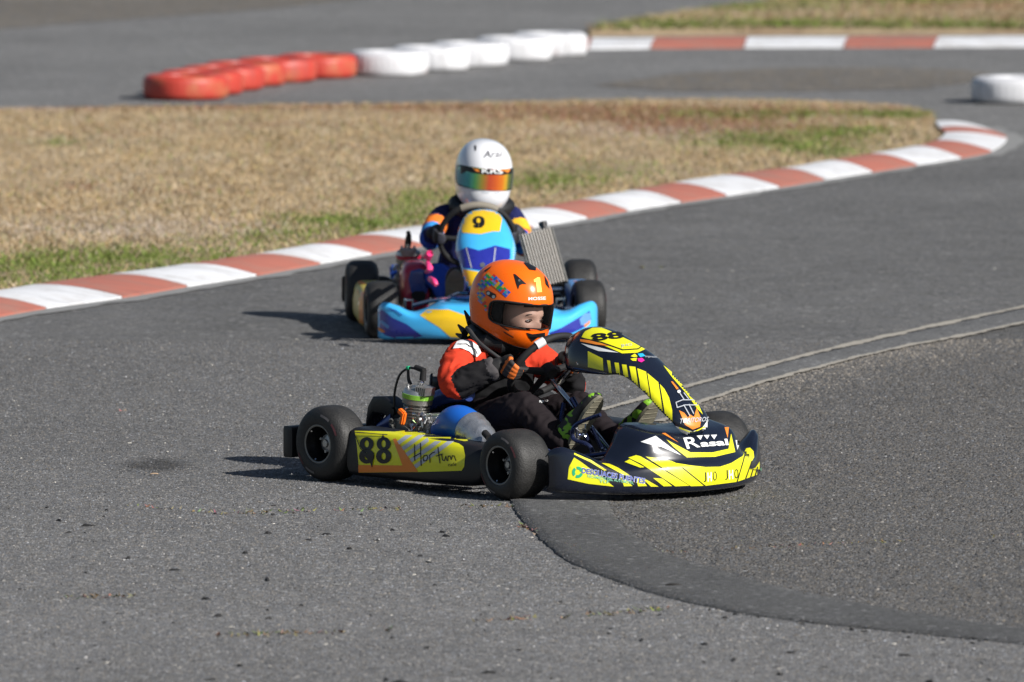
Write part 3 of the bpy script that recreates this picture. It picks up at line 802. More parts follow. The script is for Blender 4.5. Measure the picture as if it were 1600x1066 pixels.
def pod(parent, side, x0, x1, zr, zf, mat, yo=.565, yi=.42):
    rings = []
    L_ = x1 - x0
    prof = [(0, .72, .86), (.008, .9, .95), (.03, 1, 1), (.25, 1, 1), (.5, 1, 1), (.75, 1, 1), (.88, .97, .98), (.95, .84, .9), (.985, .62, .74), (1.0, .38, .5)]
    for t, sy, sz in prof:
        zt = zr + (zf - zr) * t; cz = (zt + .03) / 2; hz = (zt - .03) / 2 * sz; cy = (yo + yi) / 2; hy = (yo - yi) / 2 * sy
        cy = yo - hy - (0 if t < .8 else (t - .8) * .12)
        ring = []
        for a, b in superring(cy, cz, hy, hz, 40, 5.0):
            b2 = b; a2 = a
            if b > cz: a2 = a - (b - cz) / hz * .012           # face leans in towards the top
            ring.append((x0 + L_ * t, side * a2, b2))
        rings.append(ring)
    A = np.array(rings); sm = catmull(A.reshape(len(A), -1), 4).reshape(-1, A.shape[1], 3)
    return MB().loft([list(map(tuple, r)) for r in sm]).build('side_pod', mat, parent, angle=50)

def steering(parent, c, r, u, grip, tag_mat=None):
    c, u = np.array(c, float), np.array(u, float); u /= np.linalg.norm(u); lat = np.array([0, 1.0, 0])
    ring = []
    for k in range(48):
        a = 2 * math.pi * k / 48; s_ = 1 - .10 * max(0, math.sin(-a)) ** 2
        ring.append(c + r * (math.cos(a) * lat + math.sin(a) * u * s_))
    mb = MB(); n = 12; rings = []
    nrm = np.cross(lat, u)
    for i, p in enumerate(ring):
        t = ring[(i + 1) % 48] - ring[i - 1]; t /= np.linalg.norm(t); rad = np.cross(t, nrm); rad /= np.linalg.norm(rad)
        q = .0135 + .001 * math.sin(i * .9)
        rings.append([p + q * (math.cos(2 * math.pi * j / n) * rad + math.sin(2 * math.pi * j / n) * nrm) for j in range(n)])
    rings.append(rings[0]); mb.loft(rings, True, False)
    w = mb.build('steering_wheel', grip, parent)
    hub = c + (-nrm if nrm[0] < 0 else nrm) * .03
    sp = MB()
    for a in (0, math.pi, -math.pi / 2):
        sp.tube([c + r * .97 * (math.cos(a) * lat + math.sin(a) * u), hub], [.010, .016], 8)
    sp.tube([c + (hub - c) * .3, hub + (hub - c) * .6], .03, 20)
    sp.build('spoke', M_BLKR, w)
    return w, c, lat, u, nrm

def chassis(K, W=.946, yr=.59, yf=.595, wr=.145, wf=.150, steer=0.0, frame=None, lift=0.0, seat=True, seat_mat=None):
    Rr, Rf = .139, .127
    frame = frame or M_FRAME
    fr = MB()
    for s_ in (-1, 1):
        fr.tube([(-.06, s_ * .30, .085), (.15, s_ * .31, .075), (.45, s_ * .27, .062), (.70, s_ * .19, .06), (.90, s_ * .20, .06), (1.12, s_ * .19, .06), (1.22, s_ * .12, .06)], .014, 10, 6)
        fr.tube([(.88, s_ * .20, .06), (.92, s_ * .36, .075), (.945, s_ * .42, .105)], .014, 10, 5)
        fr.tube([(.22, s_ * .30, .075), (.24, s_ * .42, .07), (.30, s_ * .50, .07), (.62, s_ * .50, .07), (.68, s_ * .42, .065), (.70, s_ * .2, .06)], .010, 8, 5)
        fr.tube([(.05, s_ * .17, .10), (.06, s_ * .20, .16), (.02, s_ * .24, .14)], .010, 8, 4)
    for x, yy in ((.10, .31), (.46, .27), (.72, .19), (1.0, .2), (1.22, .12)):
        fr.tube([(x, -yy, .062), (x, yy, .062)], .0135, 10)
    fr.tube([(1.2, -.30, .075), (1.33, -.27, .08), (1.37, 0, .08), (1.33, .27, .08), (1.2, .30, .075)], .009, 8, 6)
    fr.tube([(1.16, -.16, .20), (1.28, -.15, .205), (1.30, 0, .21), (1.28, .15, .205), (1.16, .16, .20)], .008, 8, 6)
    for s_ in (-1, 1): fr.tube([(1.17, s_ * .16, .06), (1.17, s_ * .16, .20)], .008, 8)
    fr.build('frame', frame, K)
    t = MB(); t.box((.86, 0, .044), (.74, .36, .004)); t.build('floor_tray', M_TRAY, K, smooth=False)
    MB().tube([(0, -yr + .04, Rr), (0, yr - .04, Rr)], .0125, 16).build('rear_axle', M_STEEL, K)
    wheel(K, 0, -yr + wr / 2, Rr, wr, -1); wheel(K, 0, yr - wr / 2, Rr, wr, 1)
    for s_ in (-1, 1):
        wheel(K, W, s_ * (yf - wf / 2), Rf, wf, s_, steer)
        k = MB(); y0 = s_ * (yf - wf - .035)
        k.tube([(W, s_ * (yf - wf * .6), Rf), (W - .004, y0, Rf)], .011, 12); k.tube([(W - .004, y0, Rf - .05), (W - .004, y0, Rf + .05)], .010, 12)
        k.box((W - .004, y0 - s_ * .018, Rf + .042), (.035, .04, .007), bev=.002); k.box((W - .004, y0 - s_ * .018, Rf - .042), (.035, .04, .007), bev=.002)
        k.box((W - .004, y0 - s_ * .036, Rf), (.03, .006, .09), bev=.002)
        k.box((W - .045, y0, Rf - .02), (.08, .018, .007), bev=.002)
        k.build('stub_axle', M_STEEL, K)
        MB().tube([(W - .08, y0, Rf - .018), (.93, s_ * .03, .12)], .006, 8).build('tie_rod', M_STEEL, K)
    # rear bumper: hollow blow-moulded bar
    rings = []
    for y in np.r_[-.578, np.linspace(-.574, .574, 25), .578]:
        q = .8 if abs(y) > .575 else 1.0; x = -.175
        hz = (.058 if abs(y) > .36 else .042) * q
        rings.append([(x + a, y, b) for a, b in superring(0, .135, .024 * q, hz, 24, 8)])
    rb = MB().loft(rings).build('rear_bumper', M_BLKP, K, angle=50)
    for s_ in (-1, 1): MB().tube([(-.19, s_ * .2, .13), (-.06, s_ * .3, .09)], .010, 8).build('bumper_bracket', M_STEEL, K)
    if seat:
        g = []
        for t, x, z, hw in ((0, .50, .12, .15), (.15, .44, .085, .165), (.35, .33, .062, .17), (.55, .22, .075, .165), (.7, .15, .14, .165), (.85, .11, .25, .16), (1, .085, .36, .13)):
            row = []
            for a in np.linspace(-1, 1, 13):
                wall = abs(a) ** 3; row.append((x + wall * .04 * t, hw * math.sin(a * 1.45) / math.sin(1.45), z + wall * (.14 if t < .6 else .02)))
            g.append(row)
        A = np.array(g); sm = catmull(A.reshape(7, -1), 5).reshape(-1, 13, 3)
        MB().grid(sm).build('seat', seat_mat or M_SEAT, K, angle=70, solid=.006)
    MB().tube([(.60, 0, .40), (.98, 0, .10)], .010, 12).build('steering_column', M_STEEL, K)
    for s_ in (-1, 1): MB().tube([(.75, s_ * .12, .062), (.71, s_ * .02, .30)], .009, 8).build('column_support', frame, K)
    return rb

def pedals(K, mat, spec):
    for nm, pts, r in spec: MB().tube(pts, r, 8, 6).build(nm, mat, K)

# ------------------------------------------------------------------ the yellow and black kart
A0 = G(495, 693.7, .14); TH = R(46)
lf = np.array([math.sin(TH), math.cos(TH), 0])
O1 = A0 + lf * .59; O1[2] = 0
F1 = Frame(O1, -TH)
K1 = empty('racing_kart', F1.mat())
tag(K1, 'yellow and black racing kart with number 88 turning in front of the blue kart', 'kart', 'racing karts on the track')
chassis(K1, W=.966, wf=.165, steer=R(-4))
NO1 = nose(K1, M_NAVY, k=.95, hw=.522)
Cp = [(906, 519), (926, 510.5), (951, 516), (984, 537), (1010, 558), (1037, 588), (1062, 619), (1080, 647), (1088, 666), (1089, 677)]
Ep = [(884, 574, .10), (890, 579, .115), (912, 583, .118), (945, 586, .115), (974, 588, .105), (1006, 613, .095), (1030, 640, .092), (1045, 662, .088), (1056, 675, .072), (1070, 684, .036)]
C1 = [F1.Y(*p)[[0, 2]] + (np.array([.012, .010]) if i_ > 6 else 0) for i_, p in enumerate(Cp)]; E1 = [(lambda q, d_: (q[0] + d_, p[2], q[2] + d_ * .8))(F1.Y(p[0], p[1], -p[2]), .012 if i_ > 6 else 0) for i_, p in enumerate(Ep)]
FP1 = panel(K1, C1, E1, M_NAVY, 2.3)
PD1 = pod(K1, -1, .135, .815, .208, .186, M_BLKP)
pod(K1, 1, .135, .815, .208, .186, M_BLKP)
SW1 = steering(K1, (.587, 0, .425), .148, (.6, 0, .8), M_BLKR)
# white tape tag on the wheel rim
tp = np.array(SW1[1]) + .148 * (math.cos(2.36) * SW1[2] + math.sin(2.36) * SW1[3]) if False else np.array(SW1[1]) + .148 * (-.60 * SW1[2] + .80 * SW1[3])
tdir = (.80 * SW1[2] + .60 * SW1[3])
MB().tube([tp - tdir * .018, tp + tdir * .018], .0165, 14).build('rim_tape', pm('white_tape', (.75, .75, .75), .6), SW1[0])
MB().tube([(.80, 0, .50), (.86, -.10, .47), (.90, -.108, .45)], .008, 8, 4).tube([(.80, 0, .50), (.86, .10, .47), (.90, .108, .45)], .008, 8, 4).tube([(.66, 0, .37), (.80, 0, .50)], .009, 8).build('panel_bracket', M_STEEL, K1)

Y = F1.Y
pedals(K1, M_FRAME, [
    ('brake_pedal', [Y(938, 648, -.20), Y(918, 655, -.21), Y(900, 664, -.215), Y(894, 677, -.215), Y(899, 688, -.215), Y(915, 693, -.21), Y(924, 701, -.20), Y(926, 714, -.19)], .0075),
    ('throttle_pedal', [(.98, .06, .07), (1.0, .07, .16), (1.01, .12, .22), (1.01, .17, .22)], .0075),
    ('nose_support_bar', [Y(914, 713, -.24), Y(945, 709, -.22), Y(975, 703, -.19), Y(1003, 697, -.16)], .0095),
    ('brake_rod', [(.99, -.15, .12), (.60, -.19, .10), (.20, -.20, .14)], .005)])
MB().tube([Y(893, 622, -.06), Y(906, 645, -.05)], .011, 10).build('pedal_stay', M_FRAME, K1); MB().tube([Y(925, 668, -.08), Y(940, 700, -.06)], .008, 10).build('pedal_stay', M_FRAME, K1)
mb = MB().clutter(Y(905, 682, -.20), (.05, .03, .06), 12, 3, .006, .014); mb.clutter(Y(935, 708, -.2), (.08, .03, .02), 10, 5, .005, .014)
mb.tube([Y(901, 668, -.19), Y(903, 690, -.19)], .006, 8)
mb.build('pedal_hardware', M_STEEL, K1)['kind'] = 'stuff'

# engine on the right
def engine(K, ring_mat, cap_mat, seed, ex=.285, ey=-.335, z0=.0):
    e = MB(); e.box((ex, ey, .135 + z0), (.16, .12, .13), bev=.012); e.tube([(ex, ey - .075, .13 + z0), (ex, ey + .085, .13 + z0)], .052, 24)
    e.clutter((ex, ey - .06, .14 + z0), (.15, .03, .12), 26, seed, .008, .028)
    E_ = e.build('engine', M_GREYM, K, angle=35)
    ax = Matrix.Rotation(R(8), 4, 'Y')
    c = MB(); prof = [(.040, .0)]
    for k in range(5): prof += [(.050, .004 + k * .011), (.050, .008 + k * .011), (.042, .009 + k * .011), (.042, .013 + k * .011)]
    c.lathe(prof + [(.056, .062), (.056, .08)], 32, 'z'); cy = c.build('cylinder', M_GREYM, E_, angle=30, M=Matrix.Translation((ex - .005, ey, .198 + z0)) @ ax)
    r_ = MB().lathe([(.050, .080), (.058, .081), (.059, .098), (.052, .100)], 32, 'z'); r_.build('head_ring', ring_mat, E_, M=Matrix.Translation((ex - .005, ey, .198 + z0)) @ ax)
    h = MB().lathe([(.057, .098), (.052, .112), (.030, .122), (.0, .124)], 32, 'z')
    for k in range(6): h.box((.026 + k * .008, -.006, .118), (.0035, .07 - k * .004, .03))
    for k in range(4):
        a = .8 + 1.57 * k; h.tube([(.04 * math.cos(a), .04 * math.sin(a), .10), (.04 * math.cos(a), .04 * math.sin(a), .13)], .006, 8)
    h.build('cylinder_head', M_ALU, E_, angle=30, M=Matrix.Translation((ex - .005, ey, .198 + z0)) @ ax)
    sp = MB().tube([(0, 0, .12), (0, 0, .15)], .008, 10).lathe([(.012, .136), (.012, .144)], 6, 'z')
    sp.build('spark_plug', M_STEEL, E_, M=Matrix.Translation((ex + .005, ey, .198 + z0)) @ ax)
    cp = MB().tube([(0, 0, .148), (0, 0, .186)], [.0125, .0115], 14).tube([(.004, 0, .185), (-.042, 0, .188)], .0105, 12)
    cp.build('plug_cap', cap_mat, E_, M=Matrix.Translation((ex + .012, ey, .198 + z0)) @ ax)
    px, pz = ex - .01, .386 + z0
    MB().tube([(px, ey, pz), (px - .035, ey, pz - .002), (px - .075, ey - .005, pz - .03), (px - .095, ey - .01, pz - .09), (px - .098, ey - .01, pz - .15)], .0045, 8, 6).build('ignition_lead', M_HOSE, E_)
    MB().tube([(px - .028, ey, pz), (px - .040, ey, pz - .001)], .0075, 10).build('lead_clip', M_GNV, E_)
    MB().tube([(px - .035, ey, pz - .006), (px - .028, ey - .004, pz - .04), (px - .018, ey - .004, pz - .06)], [.005, .006, .008], 8, 4).build('sensor_lead', M_HOSE, E_)
    cb = MB(); cb.box((ex + .085, ey - .01, .185 + z0), (.06, .055, .06), bev=.008); cb.tube([(ex + .05, ey, .20 + z0), (ex + .15, ey, .21 + z0)], .024, 20)
    cb.clutter((ex + .085, ey - .045, .20 + z0), (.08, .03, .08), 22, seed + 1, .006, .018)
    cb.build('carburettor', M_ALU, E_, angle=35)
    cl = MB().clutter((ex + .06, ey - .07, .20 + z0), (.12, .02, .10), 16, seed + 2, .005, .014)
    cl.tube([(ex + .05, ey - .08, .19 + z0), (ex + .07, ey - .085, .205 + z0), (ex + .095, ey - .085, .19 + z0), (ex + .07, ey - .085, .17 + z0), (ex + .05, ey - .08, .19 + z0)], .003, 6)
    cl.build('carburettor_linkage', M_STEEL, E_)['kind'] = 'stuff'
    # chain guard
    rings = []
    for x, z, a, b in ((ex - .06, .17, .05, .055), (ex - .12, .20, .045, .06), (ex - .19, .235, .04, .055), (ex - .25, .235, .032, .05), (ex - .275, .20, .03, .05), (ex - .285, .15, .028, .05)):
        rings.append([(x + u * .35, ey + .05 + u, z + z0 + v) for u, v in superring(0, 0, .028, b * .62, 20, 9)])
    MB().loft(rings).build('chain_guard', M_BLKP, K, angle=40)
    return E_
EN1 = engine(K1, M_GRNB, M_BLKR, 7, ex=.262, z0=.032)
ob = MB(); ob.box((0, 0, 0), (.020, .02, .05), Matrix.Rotation(.25, 4, 'Y'), bev=.005); ob.box((-.008, 0, .022), (.03, .02, .02), Matrix.Rotation(.5, 4, 'Y'), bev=.004)
ob.build('kill_switch', M_ORP, EN1, M=Matrix.Translation(Vector(Y(630, 654, -.42))))
ax_pts = [Y(697, 672, -.37), Y(712, 662, -.375), Y(732, 668, -.385), Y(752, 687, -.395), Y(768, 712, -.40)]
AB = MB().tube([np.array((.415, -.355, .195))] + ax_pts[1:], [.045, .066, .064, .052, .045], 28, 8).build('airbox', M_AIRB, K1, angle=50)
tpz = catmull(ax_pts, 8)[17:]
tb = MB(); n_ = len(tpz); tb.tube(tpz, [.0665 - .018 * i / n_ + .0015 * math.sin(i * 2.1) for i in range(n_)], 26)
tb.build('silver_tape', M_TAPE, AB, angle=30)
ih = MB().tube([Y(757, 676, -.445), Y(764, 684, -.45)], .013, 14); ih.build('air_inlet', M_BLKR, AB)
MB().tube([(.16, -.21, .26), (.28, -.215, .31), (.42, -.22, .33)], .030, 18, 5).tube([(.08, -.22, .23), (.20, -.24, .25)], .030, 16).tube([(.02, -.30, .185), (.10, -.28, .21)], [.012, .045], 16).build('exhaust_pipe', M_PIPE, K1)
MB().tube([Y(612, 637, -.36), (.14, -.33, .26), (.1, -.30, .22)], .004, 6, 4).build('fuel_hose', M_HOSE, K1)
MB().tube([(.02, -.20, .17), (.02, -.22, .235), (.035, -.23, .25), (.045, -.22, .235)], .0035, 6, 4).build('wire_loop', M_STEEL, K1)
MB().tube([Y(735, 748, -.46), Y(775, 743, -.44)], .016, 12).build('side_rail', M_STEEL, K1)
MB().box((.62, -.36, .09), (.16, .10, .06), bev=.02).build('fuel_tank_cover', M_AIRB, K1)

# ---- graphics
P = Print(FP1)
P.poly('sticker', [(909, 527), (913.5, 518.5), (926, 512.5), (940, 512.5), (952.7, 517.5), (967, 524.5), (984.7, 533), (1008, 546), (996, 551.5), (972, 552.7), (956, 545.5), (938.4, 538)], M_YEL)
P.strokes('sticker_line', [[(910, 529), (940, 535.5), (973, 547.5), (997, 546), (1002, 542)]], 1.7, M_BKV)
P.poly('sticker', [(907, 530.6), (920, 532), (944, 538.5), (952, 541.5), (931, 538.8), (907, 534)], M_ORV, 2)
P.poly('sticker', [(908, 536.7), (938, 543.5), (967, 551.5), (935, 548.8), (919, 542.8)], M_WHV)
P.text('race_number', '88', (928, 534), (48, -4.5), (-5.5, -11), M_BKV, 3, .03, 3)
P.text('lettering', 'JHO', (971, 544.5), (17, -2), (-1.5, -5), M_GRV, 3, .0, 3)
P.polys('sticker', [[(985.5, 557), (992, 553), (996, 557.5), (990, 558.5)], [(985, 561), (995, 559.5), (994, 564.5), (988, 564)]], M_YEL, 1, 3)
P.poly('sticker', [(996, 553.5), (1004, 553), (1008, 557), (1000, 559)], M_CYV, 2, 3)
P.poly('sticker', [(996, 561), (1003, 560), (1007, 564), (1002, 567), (997, 565)], M_MGV, 2, 3)
P.text('lettering', 'impresion', (1008, 560), (20, 1), (0, -4), M_GRV, 2, 0, 3)
stripes = [[(918.8, 548.8), (942, 560.4), (943.4, 579.6), (918.8, 573.7)], [(948.6, 563), (953.5, 564), (956.2, 583.4), (951.8, 582.5)], [(960.3, 566.6), (967, 567.5), (969.6, 587.5), (963.9, 586)],
           [(971.9, 569.7), (979, 570.5), (983, 594), (975.5, 590)], [(983.3, 572.5), (992.8, 573.7), (998, 605.5), (988.7, 598)], [(995.8, 575.9), (1009.3, 581.2), (1017.2, 627), (1002, 610.5)],
           [(1011.5, 583.5), (1028.4, 597.8), (1037.5, 653), (1019.5, 631)], [(1031, 600.5), (1038.2, 608.5), (1045.3, 621.9), (1050.3, 641.5), (1051, 666), (1040.9, 656)]]
for q in stripes: P.poly('stripe', q, M_YEL, 1, 3)
P.poly('stripe', [(1036, 571), (1055, 586), (1076, 609), (1090, 630), (1098, 648), (1090, 640), (1072, 615), (1050, 590)], M_YEL, 1, 3)
P.poly('sticker', [(1048, 597), (1050.5, 597), (1060, 608), (1057, 609.5)], M_ORV, 2, 3)
P.poly('sticker', disc(1060.5, 612.5, 2.6, 10), M_WHV, 2, 3)
P.strokes('sticker_line', [[(1062, 616), (1068, 625)], [(1068, 615), (1075, 624)], [(1056, 630), (1066, 626), (1085, 626)], [(1058, 638), (1070, 634), (1089, 634)], [(1056, 630), (1058, 638)], [(1068, 634), (1077, 650)], [(1076, 633), (1083, 647)]], 1.4, M_GRV, 3, 3)
P.poly('sticker', [(1061, 642), (1069, 646), (1075, 654), (1077, 648), (1084, 652), (1088, 638), (1095, 655), (1093, 667), (1082, 671), (1070, 664)], M_ORV, 2, 3)
P.text('lettering', 'TORITOROS', (1061, 662), (43, -3), (2, -7), M_GRV, 4, .01, 3)
P.poly('sticker', [(1055, 665), (1066, 669), (1082, 674), (1096, 669), (1105, 657), (1109, 662), (1104, 674), (1092, 681), (1078, 681), (1064, 674)], M_WHV, 2, 3)
P.strokes('sticker_line', [[(1062, 668), (1082, 676), (1100, 667)]], 1.8, M_YEL, 3, 3)

P = Print(NO1)
P.poly('sticker', [(897, 715), (908, 722), (920, 731), (940, 745), (959, 760.5), (919, 756), (887, 749), (889, 730)], M_YEL)
P.poly('stripe', [(897, 708), (924, 719.5), (948, 735), (944, 735.6), (921.4, 722), (897, 710.5)], M_YEL)
P.poly('stripe', [(939.8, 724), (951.7, 725), (966, 731.5), (981, 741), (990, 748), (974, 742), (957, 733)], M_YEL)
P.poly('stripe', [(976, 722), (984, 718), (1007, 730.5), (1000, 731)], M_YEL)
P.poly('stripe', [(981.6, 715.5), (994, 711.5), (1001, 713.3), (1030, 730.6), (1077, 759), (1055, 760), (1020, 737), (1000, 724)], M_YEL)
P.poly('stripe', [(993, 746), (1000, 746), (1011, 759.5), (997, 760)], M_YEL); P.poly('stripe', [(1006, 750), (1010, 749.7), (1029, 760.5), (1017, 760.5)], M_YEL)
P.poly('stripe', [(1020.4, 747), (1034.8, 748), (1050, 759.5), (1036.8, 760)], M_YEL)
P.poly('stripe', [(970, 746), (979, 750), (988, 759.5), (975, 760)], M_YEL)
P.poly('sticker', [(1008.5, 713.5), (1026, 716), (1048.6, 720.5), (1056.5, 724), (1078.8, 727.5), (1102.4, 730), (1124.8, 729.5), (1141.8, 724), (1160, 713), (1166, 701), (1172, 700), (1177.3, 705.7), (1178, 715), (1172, 725), (1171.4, 734), (1180, 731), (1188, 719), (1190, 708), (1188, 697), (1196, 692), (1198, 719), (1195, 734), (1188, 740), (1151, 753), (1102.4, 759), (1079.5, 759.8), (1030, 728)], M_YEL)
P.strokes('sticker_line', [[(1066, 731), (1101, 759)], [(1164, 709.6), (1151, 753)], [(1174, 721), (1164, 749)], [(1176, 733), (1172, 746)], [(1183, 730), (1179, 744)], [(1189, 728), (1187, 741)]], 1.5, M_BKV, 2)
for x0, y0 in ((1099, 753.5), (1132.5, 750)):
    P.text('lettering', 'J', (x0, y0), (4.5, -.6), (-.6, -15), M_BKV, 2, .0, 3); P.text('lettering', 'H', (x0 + 6, y0 - .8), (6.5, -.8), (-.4, -14), M_WHV, 2, .03, 3); P.text('lettering', '0', (x0 + 14.5, y0 - 2), (6.2, -.8), (-.4, -14.5), M_BKV, 2, -.01, 3)
P.poly('stripe', [(1041.4, 687.3), (1078.8, 707.2), (1113, 707.2), (1138, 701.5), (1142, 678), (1148.5, 706.5), (1116.9, 714), (1073, 715), (1052.5, 699)], M_YEL)
P.poly('sticker', [(1001, 690.6), (1024.3, 681.5), (1064.4, 711.8), (1032.8, 698.5), (1013, 694)], M_WHV)
P.poly('sticker', [(1145.3, 670), (1150, 672), (1156, 685.3), (1155, 694), (1151.7, 703)], M_WHV)
P.poly('sticker', [(1034, 677.5), (1039.4, 677), (1060.4, 692)], M_ORV); P.poly('sticker', [(1132, 668), (1138.6, 668), (1136.6, 684.7)], M_ORV)
P.text('lettering', 'R', (1073, 702), (21, -3), (-6, -17), M_WHV, 2, .01, 3); P.text('lettering', 'asal', (1095, 699), (43, -3), (-2.5, -10), M_WHV, 2, .03, 3)
P.polys('sticker', [[(1088, 681.7), (1097.8, 681), (1094, 688)], [(1099, 680.8), (1108.3, 680.4), (1104.4, 687)], [(1110.3, 680.4), (1119.8, 680), (1115.3, 687)]], M_WHV, 2, 3)
P.text('lettering', 'DESGUACES FUENTES', (908.5, 739.5), (99, 17), (1, -9), M_WHV, 2, .045, 3)
P.text('lettering', 'DESGUACES FUENTES', (909, 739), (98, 16.5), (1, -8), M_BLV, 3, .012, 3)
P.text('lettering', 'RECAMBIOS DEL AUTOMOVIL', (918, 746), (72, 11), (0, -4.2), M_MINT, 3, .01, 3)
P.text('lettering', 'TLF', (936, 754), (16, 1.5), (0, -4), M_MINT, 3, .01, 3)
for k in range(3):
    a0 = 2.094 * k + .3; arc = [(902.6 + 8.6 * math.cos(a0 + .28 * i), 738 + 9 * math.sin(a0 + .28 * i)) for i in range(7)] + [(902.6 + 4.2 * math.cos(a0 + .28 * i), 738 + 4.4 * math.sin(a0 + .28 * i)) for i in range(6, -1, -1)]
    P.poly('recycling_arrow', arc, M_GNV, 2, 3)
P.poly('sticker', [(1187, 733), (1193, 722), (1196, 726), (1194, 735), (1189, 738)], M_MINT, 2, 3); P.poly('sticker', [(1192, 702), (1197, 697), (1197, 704)], M_MGV, 2, 3)

P = Print(PD1)
P.poly('sticker', [(554.4, 673.5), (616, 675), (616.5, 669.5), (644.5, 672), (690, 678), (718.8, 682), (730, 687), (731, 689.5), (725, 690), (709, 686.5), (690, 685.3), (670, 685.8), (690, 689), (706, 690.5), (717.4, 693.5), (724.3, 698.5), (727, 712), (725.7, 728.8), (721.5, 735.6), (654, 737.7), (561.3, 738.4), (560.6, 724.6), (557.9, 695.8)], M_YEL)
P.poly('sticker', [(560.6, 726.7), (629.4, 727.4), (614.5, 686.5), (619, 685.5), (654, 737.3), (560.8, 738)], M_ORV, 2)
def clip_right(a, b):    # keep the grey stripes inside the sticker
    return a
for k in range(5):
    s0 = (621 + 6.6 * k, 690 + 9.2 * k); s1 = (s0[0] + 3.6, s0[1] + 5.0)
    def run(p):
        t = 0
        while p[0] + 27 * t < 715 and p[1] - 19 * t > (681 if p[0] + 27 * t < 668 else 690.5): t += .02
        return (p[0] + 27 * t, p[1] - 19 * t)
    P.poly('stripe', [s0, run(s0), run(s1), s1], M_GRV, 2)
for (cx, cy) in ((574, 703), (600.5, 703)):
    for (yy, ry, rx) in ((cy - 9, 10.5, 11), (cy + 10, 11.5, 12)):
        o_ = disc(cx, yy, rx, 20, ry); i_ = disc(cx, yy, 3.4, 20, 5.5)
        P.polys('race_number', [[o_[j], o_[(j + 1) % 20], i_[(j + 1) % 20], i_[j]] for j in range(20)], M_BKV, 3)
P.polys('race_number', [[(566, 708), (586, 708), (582.5, 731), (579, 721)], [(597, 686), (599.5, 679), (602, 686)]], M_BKV, 4)
hx = lambda L_: [[(540 + a / 7.27, 660 + b / 7.27) for a, b in q] for q in L_]
P.strokes('lettering', hx([[(790, 255), (792, 435)], [(856, 240), (860, 360), (866, 490)], [(778, 395), (862, 350)], [(885, 400), (900, 378), (930, 375), (942, 402), (925, 436), (895, 438), (885, 400)], [(965, 455), (962, 375), (990, 350), (1020, 340)],
    [(1056, 285), (1066, 380), (1078, 462)], [(1036, 385), (1105, 362)], [(1098, 370), (1108, 430), (1130, 436), (1146, 385), (1156, 435)], [(1168, 440), (1172, 385), (1195, 385), (1205, 425), (1220, 380), (1240, 385), (1258, 435)]]), 1.5, M_BKV, 3, 3)
P.text('lettering', 'café', (540 + 1170 / 7.27, 660 + 500 / 7.27), (13, -1), (0, -5), M_BKV, 3, 0, 3)
P.strokes('scuff', hx([[(105, 118), (250, 130), (480, 150)], [(115, 140), (180, 300), (250, 360)]]), 1.1, pm('dark_scuff', (.03, .03, .03), .8), 4, 3)

# ================================================================== DRIVERS
M_SKIN = pm('skin', (.74, .47, .35), .5, var=.08, nscale=40)
M_HAIR = pm('dark_hair', (.02, .014, .010), .6)
M_EYEW = pm('eye_white', (.55, .47, .42), .3); M_IRIS = pm('brown_iris', (.035, .018, .010), .15)
M_PAD = pm('helmet_padding', (.022, .022, .024), .9)

def clear_visor(name, tint, gloss):
    m = bpy.data.materials.new(name); m.use_nodes = True
    n = m.node_tree.nodes; l = m.node_tree.links; n.clear()
    out_ = n.new('ShaderNodeOutputMaterial'); t = n.new('ShaderNodeBsdfTransparent'); t.inputs[0].default_value = (*tint, 1)
    g_ = n.new('ShaderNodeBsdfGlossy'); g_.inputs['Roughness'].default_value = .06
    fr = n.new('ShaderNodeFresnel'); fr.inputs['IOR'].default_value = gloss
    mx = n.new('ShaderNodeMixShader'); l.new(fr.outputs[0], mx.inputs[0]); l.new(t.outputs[0], mx.inputs[1]); l.new(g_.outputs[0], mx.inputs[2])
    l.new(mx.outputs[0], out_.inputs[0]); return m
def mirror_visor(name):
    """iridium coating: the colour runs from cyan through green and red to gold across the shield"""
    m = bpy.data.materials.new(name); m.use_nodes = True
    n = m.node_tree.nodes; l = m.node_tree.links; b = n['Principled BSDF']
    tc = n.new('ShaderNodeTexCoord'); sp = n.new('ShaderNodeSeparateXYZ'); l.new(tc.outputs['Object'], sp.inputs[0])
    mr = n.new('ShaderNodeMapRange'); mr.inputs['From Min'].default_value = -.118; mr.inputs['From Max'].default_value = .118; l.new(sp.outputs['Y'], mr.inputs['Value'])
    cr = n.new('ShaderNodeValToRGB'); l.new(mr.outputs['Result'], cr.inputs[0])
    e = cr.color_ramp.elements; e[0].position = 0; e[0].color = (.05, .30, .40, 1); e[1].position = 1; e[1].color = (.03, .06, .03, 1)
    for p, c in ((.10, (.06, .42, .44)), (.22, (.10, .38, .12)), (.34, (.34, .27, .04)), (.48, (.60, .08, .03)), (.62, (.72, .13, .02)), (.74, (.80, .22, .02)), (.82, (.78, .44, .03)), (.88, (.16, .20, .04))):
        q = e.new(p); q.color = (*c, 1)
    l.new(cr.outputs[0], b.inputs['Base Color']); b.inputs['Roughness'].default_value = .18; b.inputs['Metallic'].default_value = .35; b.inputs['Coat Weight'].default_value = 1
    return m

